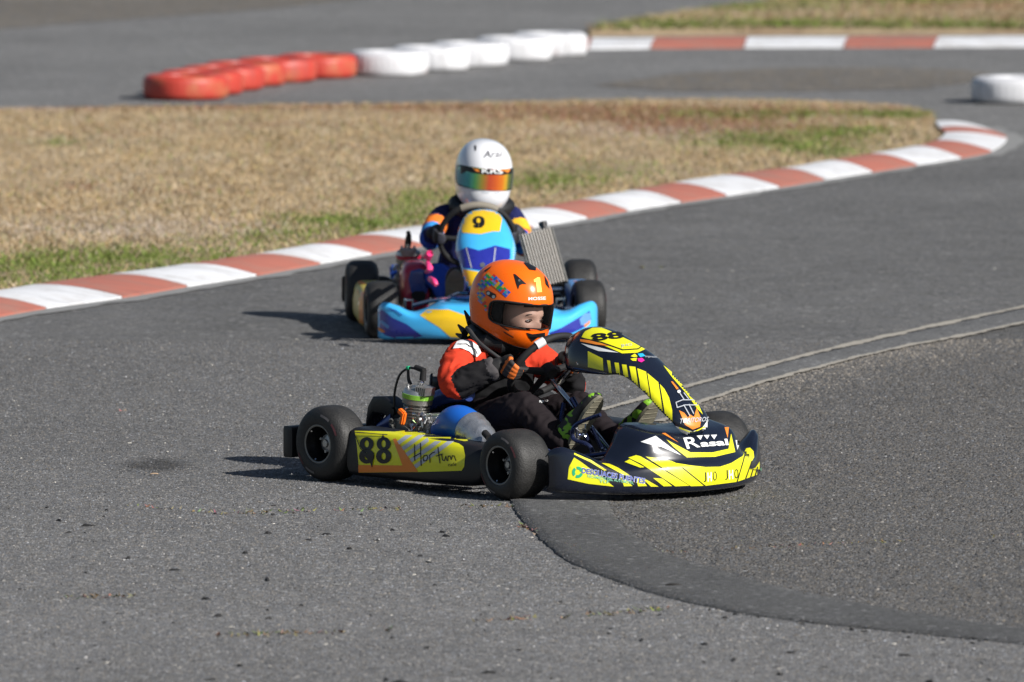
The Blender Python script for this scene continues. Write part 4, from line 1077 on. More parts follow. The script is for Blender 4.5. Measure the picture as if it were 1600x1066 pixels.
HA, HB, HU = .168, .127, .152
def helm_r(az, el):
    d = (math.cos(el) * math.cos(az), math.cos(el) * math.sin(az), math.sin(el))
    a = HA * (1.0 if d[0] > 0 else .97); c = HU if d[2] > 0 else .205; p = 2.25
    r = (abs(d[0] / a) ** p + abs(d[1] / HB) ** p + abs(d[2] / c) ** p) ** (-1 / p)
    r += .013 * math.exp(-((math.degrees(el) + 36) / 15) ** 2) * max(0, math.cos(az)) ** 2          # chin bar
    r += .006 * math.exp(-((math.degrees(el) - 8) / 6) ** 2) * max(0, math.cos(az)) ** 1.5 * 0
    r -= .006 * math.exp(-((math.degrees(el) + 30) / 18) ** 2) * max(0, -math.cos(az)) ** 2
    return np.array(d) * r
def helm_cut(az): return -.092 - .066 * (0.5 + .5 * math.cos(az)) ** 1.4
def in_visor(az, z, g=1.0, zc=-.030, hh=.045, aw=83): return (abs(math.degrees(az)) / (aw * g)) ** 4.5 + (abs(z - zc - .010 * math.cos(az) * 0) / (hh * g)) ** 4.5 < 1
def helm_at(az, z, off=0.0):
    lo, hi = -1.5, 1.55
    for _ in range(30):
        m_ = (lo + hi) / 2
        if helm_r(az, m_)[2] < z: lo = m_
        else: hi = m_
    p = helm_r(az, lo); return p * (1 + off / np.linalg.norm(p))

def helmet(parent, M, shell, visor_mat, zc_=-.030):
    na, ne = 240, 130
    V = []; zs = []
    for i in range(ne):
        for j in range(na):
            az = -math.pi + 2 * math.pi * j / na; zc = helm_cut(az)
            lo, hi = -1.5, 0
            for _ in range(22):
                m_ = (lo + hi) / 2
                if helm_r(az, m_)[2] < zc: lo = m_
                else: hi = m_
            el = 1.5707 - (1.5707 - lo) * i / (ne - 1)
            V.append(helm_r(az, el))
    fc = []
    for i in range(ne - 1):
        for j in range(na):
            k = (j + 1) % na; q = (i * na + j, i * na + k, (i + 1) * na + k, (i + 1) * na + j)
            c = sum(V[t] for t in q) / 4
            if in_visor(math.atan2(c[1], c[0]), c[2], zc=zc_): continue
            fc.append(q)
    # smooth the edge of the eye port
    h = MB().add(V, fc).build('helmet', shell, parent, angle=60, M=M, solid=.010)
    # neck roll and lining
    nr = MB(); ring = []
    for j in range(80):
        az = -math.pi + 2 * math.pi * j / 80; p = helm_at(az, helm_cut(az) + .002, -.006); ring.append(p)
    ring.append(ring[0]); nr.tube(ring, .0075, 8); nr.build('neck_trim', M_BLKR, h)
    ln = MB(); R_ = []
    for i in range(24):
        row = []
        for j in range(61):
            az = -math.pi + 2 * math.pi * j / 60; el = 1.5707 - (1.5707 + .95) * i / 23; p = helm_r(az, el) * .90
            row.append(p)
        R_.append(row)
    P_ = np.array(R_); fv = []; b_ = P_.shape[1]
    for i in range(23):
        for j in range(60):
            c = (P_[i, j] + P_[i + 1, j + 1]) / 2
            if abs(math.degrees(math.atan2(c[1], c[0]))) < 62 and zc_ - .052 < c[2] < zc_ + .048: continue
            fv.append((i * b_ + j, i * b_ + j + 1, (i + 1) * b_ + j + 1, (i + 1) * b_ + j))
    MB().add(P_.reshape(-1, 3), fv).build('lining', M_PAD, h)
    # gasket round the eye port
    gk = []
    for k in range(96):
        t = 2 * math.pi * k / 96; c, s_ = math.cos(t), math.sin(t)
        az = R(83) * math.copysign(abs(c) ** (2 / 4.5), c); z = zc_ + .045 * math.copysign(abs(s_) ** (2 / 4.5), s_)
        gk.append(helm_at(az, z, .001))
    gk.append(gk[0]); gk.append(gk[1]); MB().tube(gk, .0042, 8).build('eye_port_gasket', M_BLKR, h)
    # visor, a curved shield just proud of the shell
    rows = []
    for i in range(22):
        s_ = -1 + 2 * i / 21
        row = []
        for j in range(70):
            u = -1 + 2 * j / 69
            # map square to the rounded port outline
            k = max(1e-6, (abs(u) ** 4.5 + abs(s_) ** 4.5) ** (1 / 4.5)); m_ = max(abs(u), abs(s_)) / k
            az = R(84.5) * u * m_; z = zc_ + .047 * s_ * m_
            row.append(helm_at(az, z, .0045))
        rows.append(row)
    vz = MB().grid(rows).build('visor', visor_mat, h, angle=70)
    return h, vz

def head_mesh(mb, M, skin_i, hair_i):
    """face seen through the visor: brow, eye sockets, nose, cheeks"""
    rows = []; n, m_ = 48, 40
    g_ = lambda x, s_: math.exp(-(x / s_) ** 2)
    for i in range(m_ + 1):
        el = 1.5 - 3.0 * i / m_; row = []
        for j in range(n + 1):
            az = -math.pi + 2 * math.pi * j / n
            d = np.array([math.cos(el) * math.cos(az), math.cos(el) * math.sin(az), math.sin(el)])
            r = (abs(d[0] / .098) ** 2.1 + abs(d[1] / .073) ** 2.1 + abs(d[2] / .115) ** 2.1) ** (-1 / 2.1)
            p = d * r
            if p[0] > 0:
                y, z = p[1], p[2]
                f = .020 * g_(y, .010) * g_(z + .048, .020) + .010 * g_(y, .009) * g_(z + .022, .020)       # nose
                f -= .012 * (g_(y - .032, .016) + g_(y + .032, .016)) * g_(z + .013, .011)                 # sockets
                f += .005 * (g_(y - .03, .022) + g_(y + .03, .022)) * g_(z - .010, .008)                   # brow
                f += .005 * (g_(y - .042, .018) + g_(y + .042, .018)) * g_(z + .045, .016)                 # cheeks
                p = p + np.array([f, 0, 0])
            row.append(p)
        rows.append(row)
    P_ = np.array(rows); v = [tuple(M @ Vector(q)) for q in P_.reshape(-1, 3)]; b_ = n + 1
    fs, fh = [], []
    for i in range(m_):
        for j in range(n):
            c = (P_[i, j] + P_[i + 1, j + 1]) / 2; q = (i * b_ + j, i * b_ + j + 1, (i + 1) * b_ + j + 1, (i + 1) * b_ + j)
            (fh if (c[2] > .036 or c[0] < -.005 - 0) else fs).append(q)
    b0 = len(mb.v); mb.v.extend(v)
    for q in fs: mb.f.append(tuple(b0 + t for t in q)); mb.mi.append(skin_i)
    for q in fh: mb.f.append(tuple(b0 + t for t in q)); mb.mi.append(hair_i)

def remeshed(mb, vox, smooth_n=4):
    me = bpy.data.meshes.new('tmp'); me.from_pydata(mb.v, [], mb.f)
    bm = bmesh.new(); bm.from_mesh(me); bmesh.ops.recalc_face_normals(bm, faces=bm.faces); bm.to_mesh(me); bm.free()
    o = bpy.data.objects.new('tmp', me); COL.objects.link(o)
    q = o.modifiers.new('r', 'REMESH'); q.mode = 'VOXEL'; q.voxel_size = vox
    if smooth_n: w = o.modifiers.new('s', 'SMOOTH'); w.iterations = smooth_n; w.factor = .5
    dg = bpy.context.evaluated_depsgraph_get(); ev = o.evaluated_get(dg); r = bpy.data.meshes.new_from_object(ev)
    bpy.data.objects.remove(o); bpy.data.meshes.remove(me)
    return r

def seg_dist(P, a, b):
    a, b = np.array(a, float), np.array(b, float); d = b - a
    t = np.clip(((P - a) @ d) / (d @ d + 1e-12), 0, 1)
    return np.linalg.norm(P - (a + t[:, None] * d), axis=1), t

def suit_body(name, limbs, torso, mats, M, head=None, fold=.006, vox=.0075, seed=0):
    """one continuous body: limbs are (points, radii, [material per span]); torso rings are (centre, half width, half depth)"""
    mb = MB()
    rings = []
    for c, hw, hd, tilt in torso:
        up = np.array([math.sin(tilt), 0, math.cos(tilt)]); fw = np.array([math.cos(tilt), 0, -math.sin(tilt)])
        rings.append([np.array(c) + hw * math.copysign(abs(math.cos(a)) ** .8, math.cos(a)) * np.array([0, 1, 0]) + hd * math.copysign(abs(math.sin(a)) ** .8, math.sin(a)) * fw for a in np.linspace(0, 2 * math.pi, 28, endpoint=False)])
    A = np.array(rings); A = catmull(A.reshape(len(A), -1), 4).reshape(-1, 28, 3); mb.loft([list(map(tuple, r)) for r in A])
    for pts, rad, ms in limbs: mb.tube(pts, rad, 16, 6)
    me = remeshed(mb, vox)
    n = len(me.vertices); co = np.empty(n * 3); me.vertices.foreach_get('co', co); co = co.reshape(-1, 3)
    no = np.empty(n * 3); me.vertices.foreach_get('normal', no); no = no.reshape(-1, 3)
    # cloth folds: ridges that run across each limb
    w = np.empty(n)
    for i, p in enumerate(co):
        q = Vector(p); k = noise.noise(Vector((q.x * 11, q.y * 9, q.z * 13 + seed))) ; r_ = noise.noise(Vector((q.x * 22 + k * 2.2, q.y * 17 - k, q.z * 30 + k * 2.5 + seed)))
        w[i] = (1 - 2.2 * abs(r_)) * .8 + k * .6
    co = co + no * (w * fold)[:, None]; me.vertices.foreach_set('co', co.ravel())
    npoly = len(me.polygons); fcn = np.empty(npoly * 3); me.polygons.foreach_get('center', fcn); fcn = fcn.reshape(-1, 3)
    best = np.full(npoly, 1e9); mid = np.zeros(npoly, int)
    for (c, hw, hd, tl), (c2, hw2, hd2, t2) in zip(torso[:-1], torso[1:]):
        Q = fcn.copy(); Q[:, 1] *= (hd / hw); a = np.array(c, float); b = np.array(c2, float)
        d, t = seg_dist(Q, a, b); d = d - (hd + hd2) / 2 * .9
        k = d < best; best[k] = d[k]; mid[k] = 0
    for pts, rad, ms in limbs:
        for i in range(len(pts) - 1):
            d, t = seg_dist(fcn, pts[i], pts[i + 1]); d = d - (rad[i] * (1 - t) + rad[i + 1] * t)
            k = d < best; best[k] = d[k]; mid[k] = ms[i]
    full = MB(); full.v = [tuple(p) for p in co]; full.f = [tuple(p.vertices) for p in me.polygons]; full.mi = list(map(int, mid))
    if head is not None: head_mesh(full, head, len(mats) - 2, len(mats) - 1)
    bpy.data.meshes.remove(me)
    o = full.build(name, mats, angle=80); o.matrix_world = M
    return o

def glove(parent, P_, T, Rr, N, wrist, elbow, mats, rim=.0145, flip=1, size=1.0):
    """hand closed round the steering wheel rim: four fingers over the front, thumb along the inside"""
    P_, T, Rr, N, wrist, elbow = [np.array(q, float) for q in (P_, T, Rr, N, wrist, elbow)]
    mb = MB(); segs = []
    pt = lambda phi, off, rho: P_ + T * off + rho * (math.cos(phi) * Rr + math.sin(phi) * N)
    offs = [-.030, -.010, .010, .029]; lens = [.86, 1.0, .96, .78]; rads = [.0098, .0105, .0100, .0088]
    knuck = []
    for of, ln, r_ in zip(offs, lens, rads):
        of *= size; r_ *= size; rho = rim + r_ * .95
        phis = np.array([75, 35, -10, -55, -100 - 60 * (ln - .7), -150 * ln])
        pts = [pt(R(a), of * (1 - .1 * i), rho + (.012 * size if i == 0 else (.007 * size if i == 1 else 0))) for i, a in enumerate(phis)]
        knuck.append(pts[0]); rr = [r_ * 1.1, r_ * 1.12, r_ * 1.02, r_ * .98, r_ * .92, r_ * .8]
        mb.tube(pts, rr, 10, 4); segs.append((pts, rr, 1))
    kc = np.mean(knuck, axis=0)
    base = wrist + (kc - wrist) * .35
    for i, k in enumerate(knuck):
        w0 = wrist + T * offs[i] * .55 * size
        mb.tube([w0, w0 + (k - w0) * .5, k], [.017 * size, .0165 * size, .0125 * size], 10, 4); segs.append(([w0, k], [.018, .014], 2))
    th = [wrist + (kc - wrist) * .35 - T * flip * .03 * size, pt(R(120), -flip * .040 * size, rim + .018), pt(R(155), -flip * .030 * size, rim + .012), pt(R(185), -flip * .012 * size, rim + .011)]
    mb.tube(th, [.0145 * size, .0125 * size, .011 * size, .0085 * size], 10, 4); segs.append((th, [.014, .012, .011, .009], 1))
    d = (elbow - wrist); d /= np.linalg.norm(d)
    cu = [wrist + (kc - wrist) * .15, wrist, wrist + d * .035, wrist + d * .06]
    mb.tube(cu, [.026 * size, .029 * size, .034 * size, .036 * size], 14, 3); segs.append((cu, [.026, .029, .034, .036], 0))
    me = remeshed(mb, .0035, 2)
    n = len(me.polygons); fcn = np.empty(n * 3); me.polygons.foreach_get('center', fcn); fcn = fcn.reshape(-1, 3)
    best = np.full(n, 1e9); mid = np.zeros(n, int)
    for pts, rr, mi in segs:
        for i in range(len(pts) - 1):
            dd, t = seg_dist(fcn, pts[i], pts[i + 1]); dd -= rr[i] * (1 - t) + rr[min(i + 1, len(rr) - 1)] * t
            k = dd < best; best[k] = dd[k]; mid[k] = mi
            if mi == 1 and i in (1, 3): mid[k] = 3
    out_ = MB(); out_.v = [v.co[:] for v in me.vertices]; out_.f = [tuple(p.vertices) for p in me.polygons]; out_.mi = list(map(int, mid)); bpy.data.meshes.remove(me)
    return out_.build('glove', mats, parent, angle=80)

def boot(parent, heel, toe, ankle, width, mats, sole_mat, out=1):
    """heel and toe lie on the sole; the sole looks forward, away from the ankle side"""
    heel, toe, ankle = [np.array(q, float) for q in (heel, toe, ankle)]
    ax = toe - heel; L_ = np.linalg.norm(ax); ax /= L_
    lat = np.array([0, 1.0, 0]); lat -= ax * (lat @ ax); lat /= np.linalg.norm(lat)
    up = np.cross(ax, lat); up = up if up @ (ankle - heel) > 0 else -up
    mb = MB(); rings = []
    for t, w, h in ((-.03, .5, .030), (.0, .78, .046), (.10, .92, .066), (.25, .90, .080), (.42, .92, .074), (.60, 1.04, .054), (.78, 1.08, .042), (.92, .92, .036), (1.0, .66, .028), (1.03, .35, .018)):
        c = heel + ax * L_ * t; rings.append([c + lat * a + up * b for a, b in superring(0, h / 2 + .004, width / 2 * w, h / 2, 20, 2.8)])
    mb.loft([list(map(tuple, r)) for r in rings])
    mb.tube([heel + ax * L_ * .14 + up * .04, heel + ax * L_ * .16 + up * .075, ankle], [.036, .037, .038], 16, 4)
    me = remeshed(mb, .005, 3); o_ = MB(); o_.v = [v.co[:] for v in me.vertices]; o_.f = [tuple(p.vertices) for p in me.polygons]; o_.mi = [0] * len(o_.f); bpy.data.meshes.remove(me)
    b = o_.build('boot', mats, parent, angle=80)
    ring0, ring1 = [], []
    for k in range(40):
        a = 2 * math.pi * k / 40; t = .5 + .53 * math.cos(a); w = width / 2 * np.interp(t, [-.03, .1, .35, .7, .9, 1.03], [.7, .95, .82, 1.12, 1.0, .7]) * math.copysign(abs(math.sin(a)) ** .7, math.sin(a))
        c = heel + ax * L_ * t + lat * w; ring0.append(c + up * .007); ring1.append(c - up * .006)
    s_ = MB().loft([ring0, ring1])
    for k in range(9):
        t = .06 + k * .11
        w = width * np.interp(t, [0, .1, .35, .7, .9, 1.0], [.7, .85, .72, 1.0, .9, .6]) * .44
        s_.tube([heel + ax * L_ * t - lat * w - up * .006, heel + ax * L_ * t + lat * w - up * .0055], .0018, 6)
    s_.build('sole', sole_mat, b, angle=40)
    return b

def splat(name, base, spot, sc, thr, rough=.6):
    m = bpy.data.materials.new(name); m.use_nodes = True
    n = m.node_tree.nodes; l = m.node_tree.links; b = n['Principled BSDF']
    tc = n.new('ShaderNodeTexCoord'); z = n.new('ShaderNodeTexNoise'); z.inputs['Scale'].default_value = sc; z.inputs['Detail'].default_value = 2; z.inputs['Distortion'].default_value = 1.5
    l.new(tc.outputs['Object'], z.inputs['Vector'])
    r = n.new('ShaderNodeMapRange'); r.inputs['From Min'].default_value = thr; r.inputs['From Max'].default_value = thr + .015; l.new(z.outputs['Fac'], r.inputs['Value'])
    x = n.new('ShaderNodeMix'); x.data_type = 'RGBA'; x.inputs['A'].default_value = (*base, 1); x.inputs['B'].default_value = (*spot, 1)
    l.new(r.outputs['Result'], x.inputs['Factor']); l.new(x.outputs['Result'], b.inputs['Base Color']); b.inputs['Roughness'].default_value = rough
    return m

# ------------------------------------------------------------------ driver of the yellow kart
cloth = dict(rough=.85, spec=.15, var=.18, nscale=60, bump=.25, bscale=500)
M_SBLK = pm('black_suit', (.008, .008, .009), **cloth); M_SRED = pm('red_suit', (.60, .05, .022), **cloth); M_SGRY = pm('charcoal_suit', (.014, .0135, .015), **cloth)
M_SPANT = pm('dark_trousers', (.017, .013, .015), **cloth); M_SCUF = pm('grey_cuff', (.07, .065, .068), **cloth)
c1, lat1, u1, n1 = SW1[1], SW1[2], SW1[3], SW1[4]
if n1[0] > 0: n1 = -n1                         # towards the driver
rimR = c1 - lat1 * .148; rimL = c1 + lat1 * .148
wrR = rimR + n1 * .052 - u1 * .022 - lat1 * .012; wrL = rimL + n1 * .055 - u1 * .02 + lat1 * .01
elR = Y(712, 603, -.275); shR = Y(724, 556, -.165); elL = np.array([elR[0] + .05, .27, elR[2] - .03]); shL = np.array([shR[0] + .03, .155, shR[2] - .01])
limbs = [([shR + [.0, .05, -.005], shR, (shR + elR) / 2 + [-.012, -.018, .0], elR, elR + (wrR - elR) * .35, elR + (wrR - elR) * .72, elR + (wrR - elR) * .86], [.056, .058, .055, .049, .049, .043, .047], [1, 1, 1, 2, 2, 4]),
         ([shL + [.0, -.05, -.005], shL, (shL + elL) / 2, elL, elL + (wrL - elL) * .35, elL + (wrL - elL) * .72, elL + (wrL - elL) * .86], [.055, .056, .053, .047, .045, .040, .044], [1, 1, 1, 2, 2, 4]),
         ([(.26, -.08, .14), (.42, -.13, .20), (.64, -.175, .285), (.69, -.17, .275), (.79, -.155, .20), (.862, -.14, .165)], [.095, .085, .060, .057, .047, .040], [3, 3, 3, 3, 3]),
         ([(.26, .08, .14), (.42, .12, .20), (.60, .145, .265), (.65, .145, .255), (.78, .135, .18), (.885, .12, .155)], [.095, .083, .057, .054, .045, .040], [3, 3, 3, 3, 3]),
         ([(.36, 0, .47), (.385, 0, .54)], [.070, .060], [0])]
torso = [((.24, 0, .09), .135, .105, 0.1), ((.245, 0, .17), .165, .12, .1), ((.275, .01, .28), .17, .13, .15), ((.30, .005, .39), .165, .13, .22), ((.32, 0, .46), .155, .10, .3), ((.345, 0, .505), .11, .085, .3), ((.36, 0, .53), .06, .06, .3)]
HM1 = Matrix.Translation((.412, 0, .655)) @ Matrix.Rotation(R(3), 4, 'Z') @ Matrix.Rotation(R(-3), 4, 'X') @ Matrix.Rotation(R(7), 4, 'Y')
HD1 = HM1 @ Matrix.Translation((.043, .004, -.036))
D1 = suit_body('person', limbs, torso, [M_SBLK, M_SRED, M_SGRY, M_SPANT, M_SCUF, M_SKIN, M_HAIR], F1.mat(), head=HD1, seed=3, fold=.0085)
tag(D1, 'kart driver in an orange helmet and red and black suit steering the yellow kart', 'person', 'kart drivers')
for s_ in (-1, 1):
    e_ = MB().lathe([(.0, .0115), (.004, .0110), (.0075, .0088), (.0105, .005), (.0115, 0)], 18, 'x').build('eye', M_EYEW, D1, M=HD1 @ Matrix.Translation((.0775, s_ * .031, -.0150)) @ Matrix.Diagonal((1, 1.05, .55, 1)))
    MB().tube([(.0885, s_ * .0185, -.0125), (.0905, s_ * .031, -.0078), (.0845, s_ * .0435, -.0120)], [.0009, .0016, .0010], 8, 4).build('eyelashes', M_HAIR, D1, M=HD1)
    MB().lathe([(.0, .0124), (.004, .0120), (.0066, .0106), (.0070, .0098)], 16, 'x').build('iris', M_IRIS, e_, M=Matrix.Rotation(R(6), 4, 'Z'))
    MB().tube([(.0905, s_ * .012, .006), (.0915, s_ * .027, .011), (.082, s_ * .046, .007)], [.0025, .0032, .0018], 8, 4).build('eyebrow', M_HAIR, D1, M=HD1)
M_HOR = pm('orange_helmet', (1.0, .15, .006), .28, var=.03, coat=.25, rvar=.04, spec=.35)
M_VIS = clear_visor('clear_visor', (.74, .74, .76), 1.34)
H1, V1 = helmet(D1, HM1, M_HOR, M_VIS)
M_GL = [pm('glove_black', (.010, .010, .011), .75), pm('glove_orange', (.75, .16, .02), .7, var=.3, nscale=120), pm('glove_back', (.022, .018, .016), .75), pm('glove_dark', (.03, .026, .026), .75)]
glove(D1, rimR, u1, -lat1, n1, wrR, elR, M_GL, size=1.02)
glove(D1, rimL, u1, lat1, n1, wrL, elL, M_GL, size=1.0)
M_BOOT = splat('lime_black_boot', (.012, .012, .013), (.22, .48, .03), 11, .525); M_SOLE = pm('khaki_sole', (.20, .185, .135), .85, var=.3, nscale=60, bump=.3)
boot(D1, Y(893, 698, -.14), Y(937, 622, -.13), (.868, -.14, .20), .078, [M_BOOT], M_SOLE)
boot(D1, Y(982, 705, .13), Y(1022, 632, .125), (.885, .12, .185), .078, [M_BOOT], M_SOLE)
# padded neck collar and white shoulder patch
co_ = MB(); pts = []
for k in range(25):
    a = 2 * math.pi * k / 24; pts.append(np.array((.375 + .095 * math.cos(a), .105 * math.sin(a), .515 - .02 * math.cos(a) + .025 * max(0, -math.cos(a)))))
co_.tube(pts, [.030 + .006 * math.cos(3 * k) for k in range(25)], 12); co_.build('neck_collar', pm('collar_black', (.008, .008, .009), .55), D1)
# strap from the collar to the chest, white patch on the shoulder
MB().tube([Y(730, 512, -.14), Y(748, 535, -.165), Y(775, 556, -.150), Y(800, 572, -.115)], [.009, .008, .007, .006], 10, 6).build('harness_strap', pm('strap_grey', (.03, .03, .032), .7), D1)
for k_, (a_, b_) in enumerate((((716, 508), (727, 520)), ((713, 522), (726, 528)), ((726, 486), (735, 505)))):
    MB().tube([Y(*a_, -.05), Y(*b_, -.08)], [.004, .014], 8).build('collar_flap', M_BLKR, D1)
P = Print(D1)
P.poly('shoulder_patch', [(708, 546), (714, 535), (723, 531), (736, 534), (748, 542), (751, 552), (744, 558), (731, 549), (719, 544)], pm('white_patch', (.72, .72, .73), .7), 3, 3)
P.strokes('patch_line', [[(716, 539), (728, 539), (741, 547), (744, 553)]], 1.0, M_BKV, 4, 3)
P.text('lettering', 'spco', (842, 631), (15, -1.5), (0, -4.5), M_WHV, 2, .02, 2)
# helmet graphics
P = Print(H1)
M_H1Y = pm('pale_yellow_vinyl', (.90, .68, .12), .35)
P.poly('race_number', [(833.6, 437.5), (840, 433.5), (843.5, 434), (846.6, 456.5), (839.2, 457), (837.1, 441), (834.3, 441)], M_H1Y, 1, 3)
P.text('lettering', 'MOSSE', (825.5, 469.5), (27, -1), (0, -5), M_WHV, 1, .02, 2)
P.poly('vent', [(802.6, 428.3), (806, 429.5), (823, 444.5), (817, 444), (812, 446), (810, 452.5), (807, 444)], M_BKV, 2, 3)
P.poly('vent', [(818, 411), (824, 411.3), (837, 418.5), (837, 423.5), (827, 422)], M_BKV, 2, 3)
P.poly('vent', [(850, 431), (855, 440), (858.5, 452), (852, 444.5)], M_BKV, 2, 3)
P.poly('vent', [(757, 423.5), (769, 416), (766, 420), (759, 426)], M_BKV, 2, 3)
for c_, s_ in (((806.5, 438), 2),): P.poly('vent_screw', disc(811.5, 439, 1.8, 10), M_GREYM, 3, 2)
P.poly('visor_pivot', [(760, 456), (763, 454), (775, 460), (776, 464), (773, 467), (770, 467), (761, 461)], M_BKV, 2, 2)
for c_ in ((764, 458.5), (772, 464)): P.poly('visor_screw', disc(*c_, 2.6, 12), M_ALU, 3, 2)
P.poly('chin_vent', [(822, 519.5), (832, 522), (851, 519.5), (851, 526), (840, 527), (832, 533), (826, 527)], M_BKV, 2, 3)
P.strokes('chin_slot', [[(782, 508.5), (789, 513), (795, 516.5)]], 1.6, M_BKV, 2, 2); P.strokes('chin_slot', [[(788, 518.5), (795, 523), (802, 527)]], 1.6, M_BKV, 2, 2)
reg = [[(745, 446), (764, 427.5), (771, 429), (798, 455), (789, 464.5), (768, 447), (757, 452), (746, 452)], [(747, 448), (757, 448), (759, 474), (757, 482), (748, 470)], [(755, 478), (760, 476), (768, 486), (776, 499), (772, 503), (762, 494)]]
cols = {'blue': (.02, .10, .50), 'teal': (.02, .30, .35), 'green': (.02, .30, .06), 'red': (.62, .03, .02), 'amber': (.60, .33, .03), 'mauve': (.25, .20, .45)}
cells = {k_: [] for k_ in cols}; rg_ = random.Random(12)
ca, sa = math.cos(R(42)), math.sin(R(42))
for i in range(-16, 17):
    for j in range(-16, 17):
        w_ = 1 if (i + j) % 3 else 2
        u0, v0 = i * 4.3, j * 3.7; c_ = (765 + (u0 + 2) * ca - (v0 + 1.8) * sa, 462 + (u0 + 2) * sa + (v0 + 1.8) * ca)
        if any(inpoly(r_, np.array([c_[0]]), np.array([c_[1]]))[0] for r_ in reg):
            k_ = rg_.choice(['blue', 'blue', 'teal', 'green', 'green', 'red', 'amber', 'amber', 'mauve'])
            cells[k_].append([(765 + u * ca - v * sa, 462 + u * sa + v * ca) for u, v in ((u0, v0), (u0 + 4.1, v0), (u0 + 4.1, v0 + 3.5), (u0, v0 + 3.5))])
for k_, c_ in cells.items():
    if c_:
        o_ = P.polys('block_pattern', c_, pm('helmet_' + k_, cols[k_], .3, coat=.5), 1, 6)
        o_['kind'] = 'stuff'

# ------------------------------------------------------------------ the blue and yellow kart
F2 = Frame((-.187, 38.60, 0), R(-86))
K2 = empty('racing_kart', F2.mat())
tag(K2, 'blue and yellow racing kart with number 9 following the yellow kart', 'kart', 'racing karts on the track')
M_LB = pm('light_blue_gloss', (.06, .46, .88), .25, coat=.6, var=.05, rvar=.05); M_DB = pm('deep_blue_vinyl', (.022, .030, .30), .3, coat=.4)
M_GY = pm('golden_yellow_vinyl', (.82, .52, .015), .3, coat=.4, var=.04); M_SKB = pm('sky_blue_vinyl', (.12, .30, .62), .35)
M_RED2 = pm('crimson_gloss', (.42, .015, .05), .3, coat=.4); M_BLU2 = pm('royal_blue_gloss', (.015, .05, .26), .25, coat=.6); M_PINK = pm('pink_plastic', (.85, .05, .22), .45)
M_BSEAT = pm('blue_seat', (.02, .10, .38), .35)
chassis(K2, yr=.570, yf=.530, wr=.15, wf=.14, steer=R(3), seat_mat=M_BSEAT)
NO2 = nose(K2, M_LB, XF=1.43, k=.95, rise=-.05, hw=.485, hump=.35)
C2 = [(.80, .55), (.86, .562), (.95, .53), (1.05, .47), (1.14, .41), (1.22, .34), (1.29, .27), (1.33, .225)]
E2 = [(.82, .09, .45), (.86, .105, .45), (.93, .122, .425), (1.01, .134, .385), (1.10, .122, .345), (1.18, .112, .295), (1.25, .092, .245), (1.30, .055, .21)]
FP2 = panel(K2, C2, E2, M_LB, 2.5)
PD2 = pod(K2, -1, .17, .78, .20, .18, pm('dull_yellow_plastic', (.50, .40, .06), .4), yo=.545, yi=.42)
PD2b = pod(K2, 1, .17, .78, .20, .18, M_SKB, yo=.545, yi=.42)
SW2 = steering(K2, (.587, -.012, .420), .166, (.45, 0, .9), M_BLKR)
tq = [SW2[1] + .166 * (math.sin(a) * SW2[2] + math.cos(a) * SW2[3]) for a in np.linspace(-.45, .55, 13)]
MB().tube(tq, .0165, 12).build('rim_grip', pm('tan_grip', (.23, .205, .165), .8), SW2[0])
MB().tube([(.66, 0, .37), (.80, 0, .49), (.86, .10, .46)], .009, 8).build('panel_bracket', M_STEEL, K2)
EN2 = engine(K2, M_RED2, M_BLKR, 31, ex=.29, ey=-.30, z0=.03)
Y2 = F2.Y
ab = []
for t, w, h in ((0, .6, .6), (.06, .85, .85), (.15, 1, 1), (.6, 1, 1), (.9, .95, .92), (1, .8, .75)):
    x_ = .44 + .19 * t; ab.append([(x_, -.285 + a, b) for a, b in superring(0, .205 - .02 * t, .066 * w, .115 * h, 28, 3.2)])
AB2 = MB().loft(ab).build('airbox', M_RED2, K2, angle=50)
P = Print(AB2)
P.poly('airbox_cover', [(638, 436), (642, 424), (655, 420), (668, 424), (671, 436), (668, 456), (662, 462), (648, 462), (642, 456)], M_BLU2, 2, 3)
P.poly('air_inlet', [(642, 460), (648, 455), (662, 455), (666, 461), (664, 468), (655, 472), (645, 468)], M_BLKR, 3, 3)
for i, (a_, b_, c_) in enumerate((((664, 401), (672, 396), (669, 407)), ((668, 412), (672, 420), (667, 425)), ((672, 436), (678, 440), (682, 446)), ((636, 402), (640, 408), (637, 414)), ((622, 440), (626, 446), (622, 450)))):
    MB().tube([Y2(*a_, -.28), Y2(*b_, -.27), Y2(*c_, -.26)], [.012, .014, .010] if i < 3 else .006, 10, 4).build('pink_hose', M_PINK, K2)
MB().clutter(Y2(700, 455, -.15), (.10, .06, .05), 14, 9, .008, .02).build('pedal_linkage', M_STEEL, K2)
pedals(K2, M_STEEL, [('brake_pedal', [(.98, -.18, .07), (1.0, -.18, .16), (1.0, -.13, .20), (1.0, -.08, .20)], .0075), ('throttle_pedal', [(.98, .06, .07), (1.0, .07, .16), (1.01, .12, .20), (1.01, .17, .20)], .0075), ('nose_support_bar', [(1.15, -.33, .16), (1.18, -.2, .19), (1.2, 0, .2)], .009)])
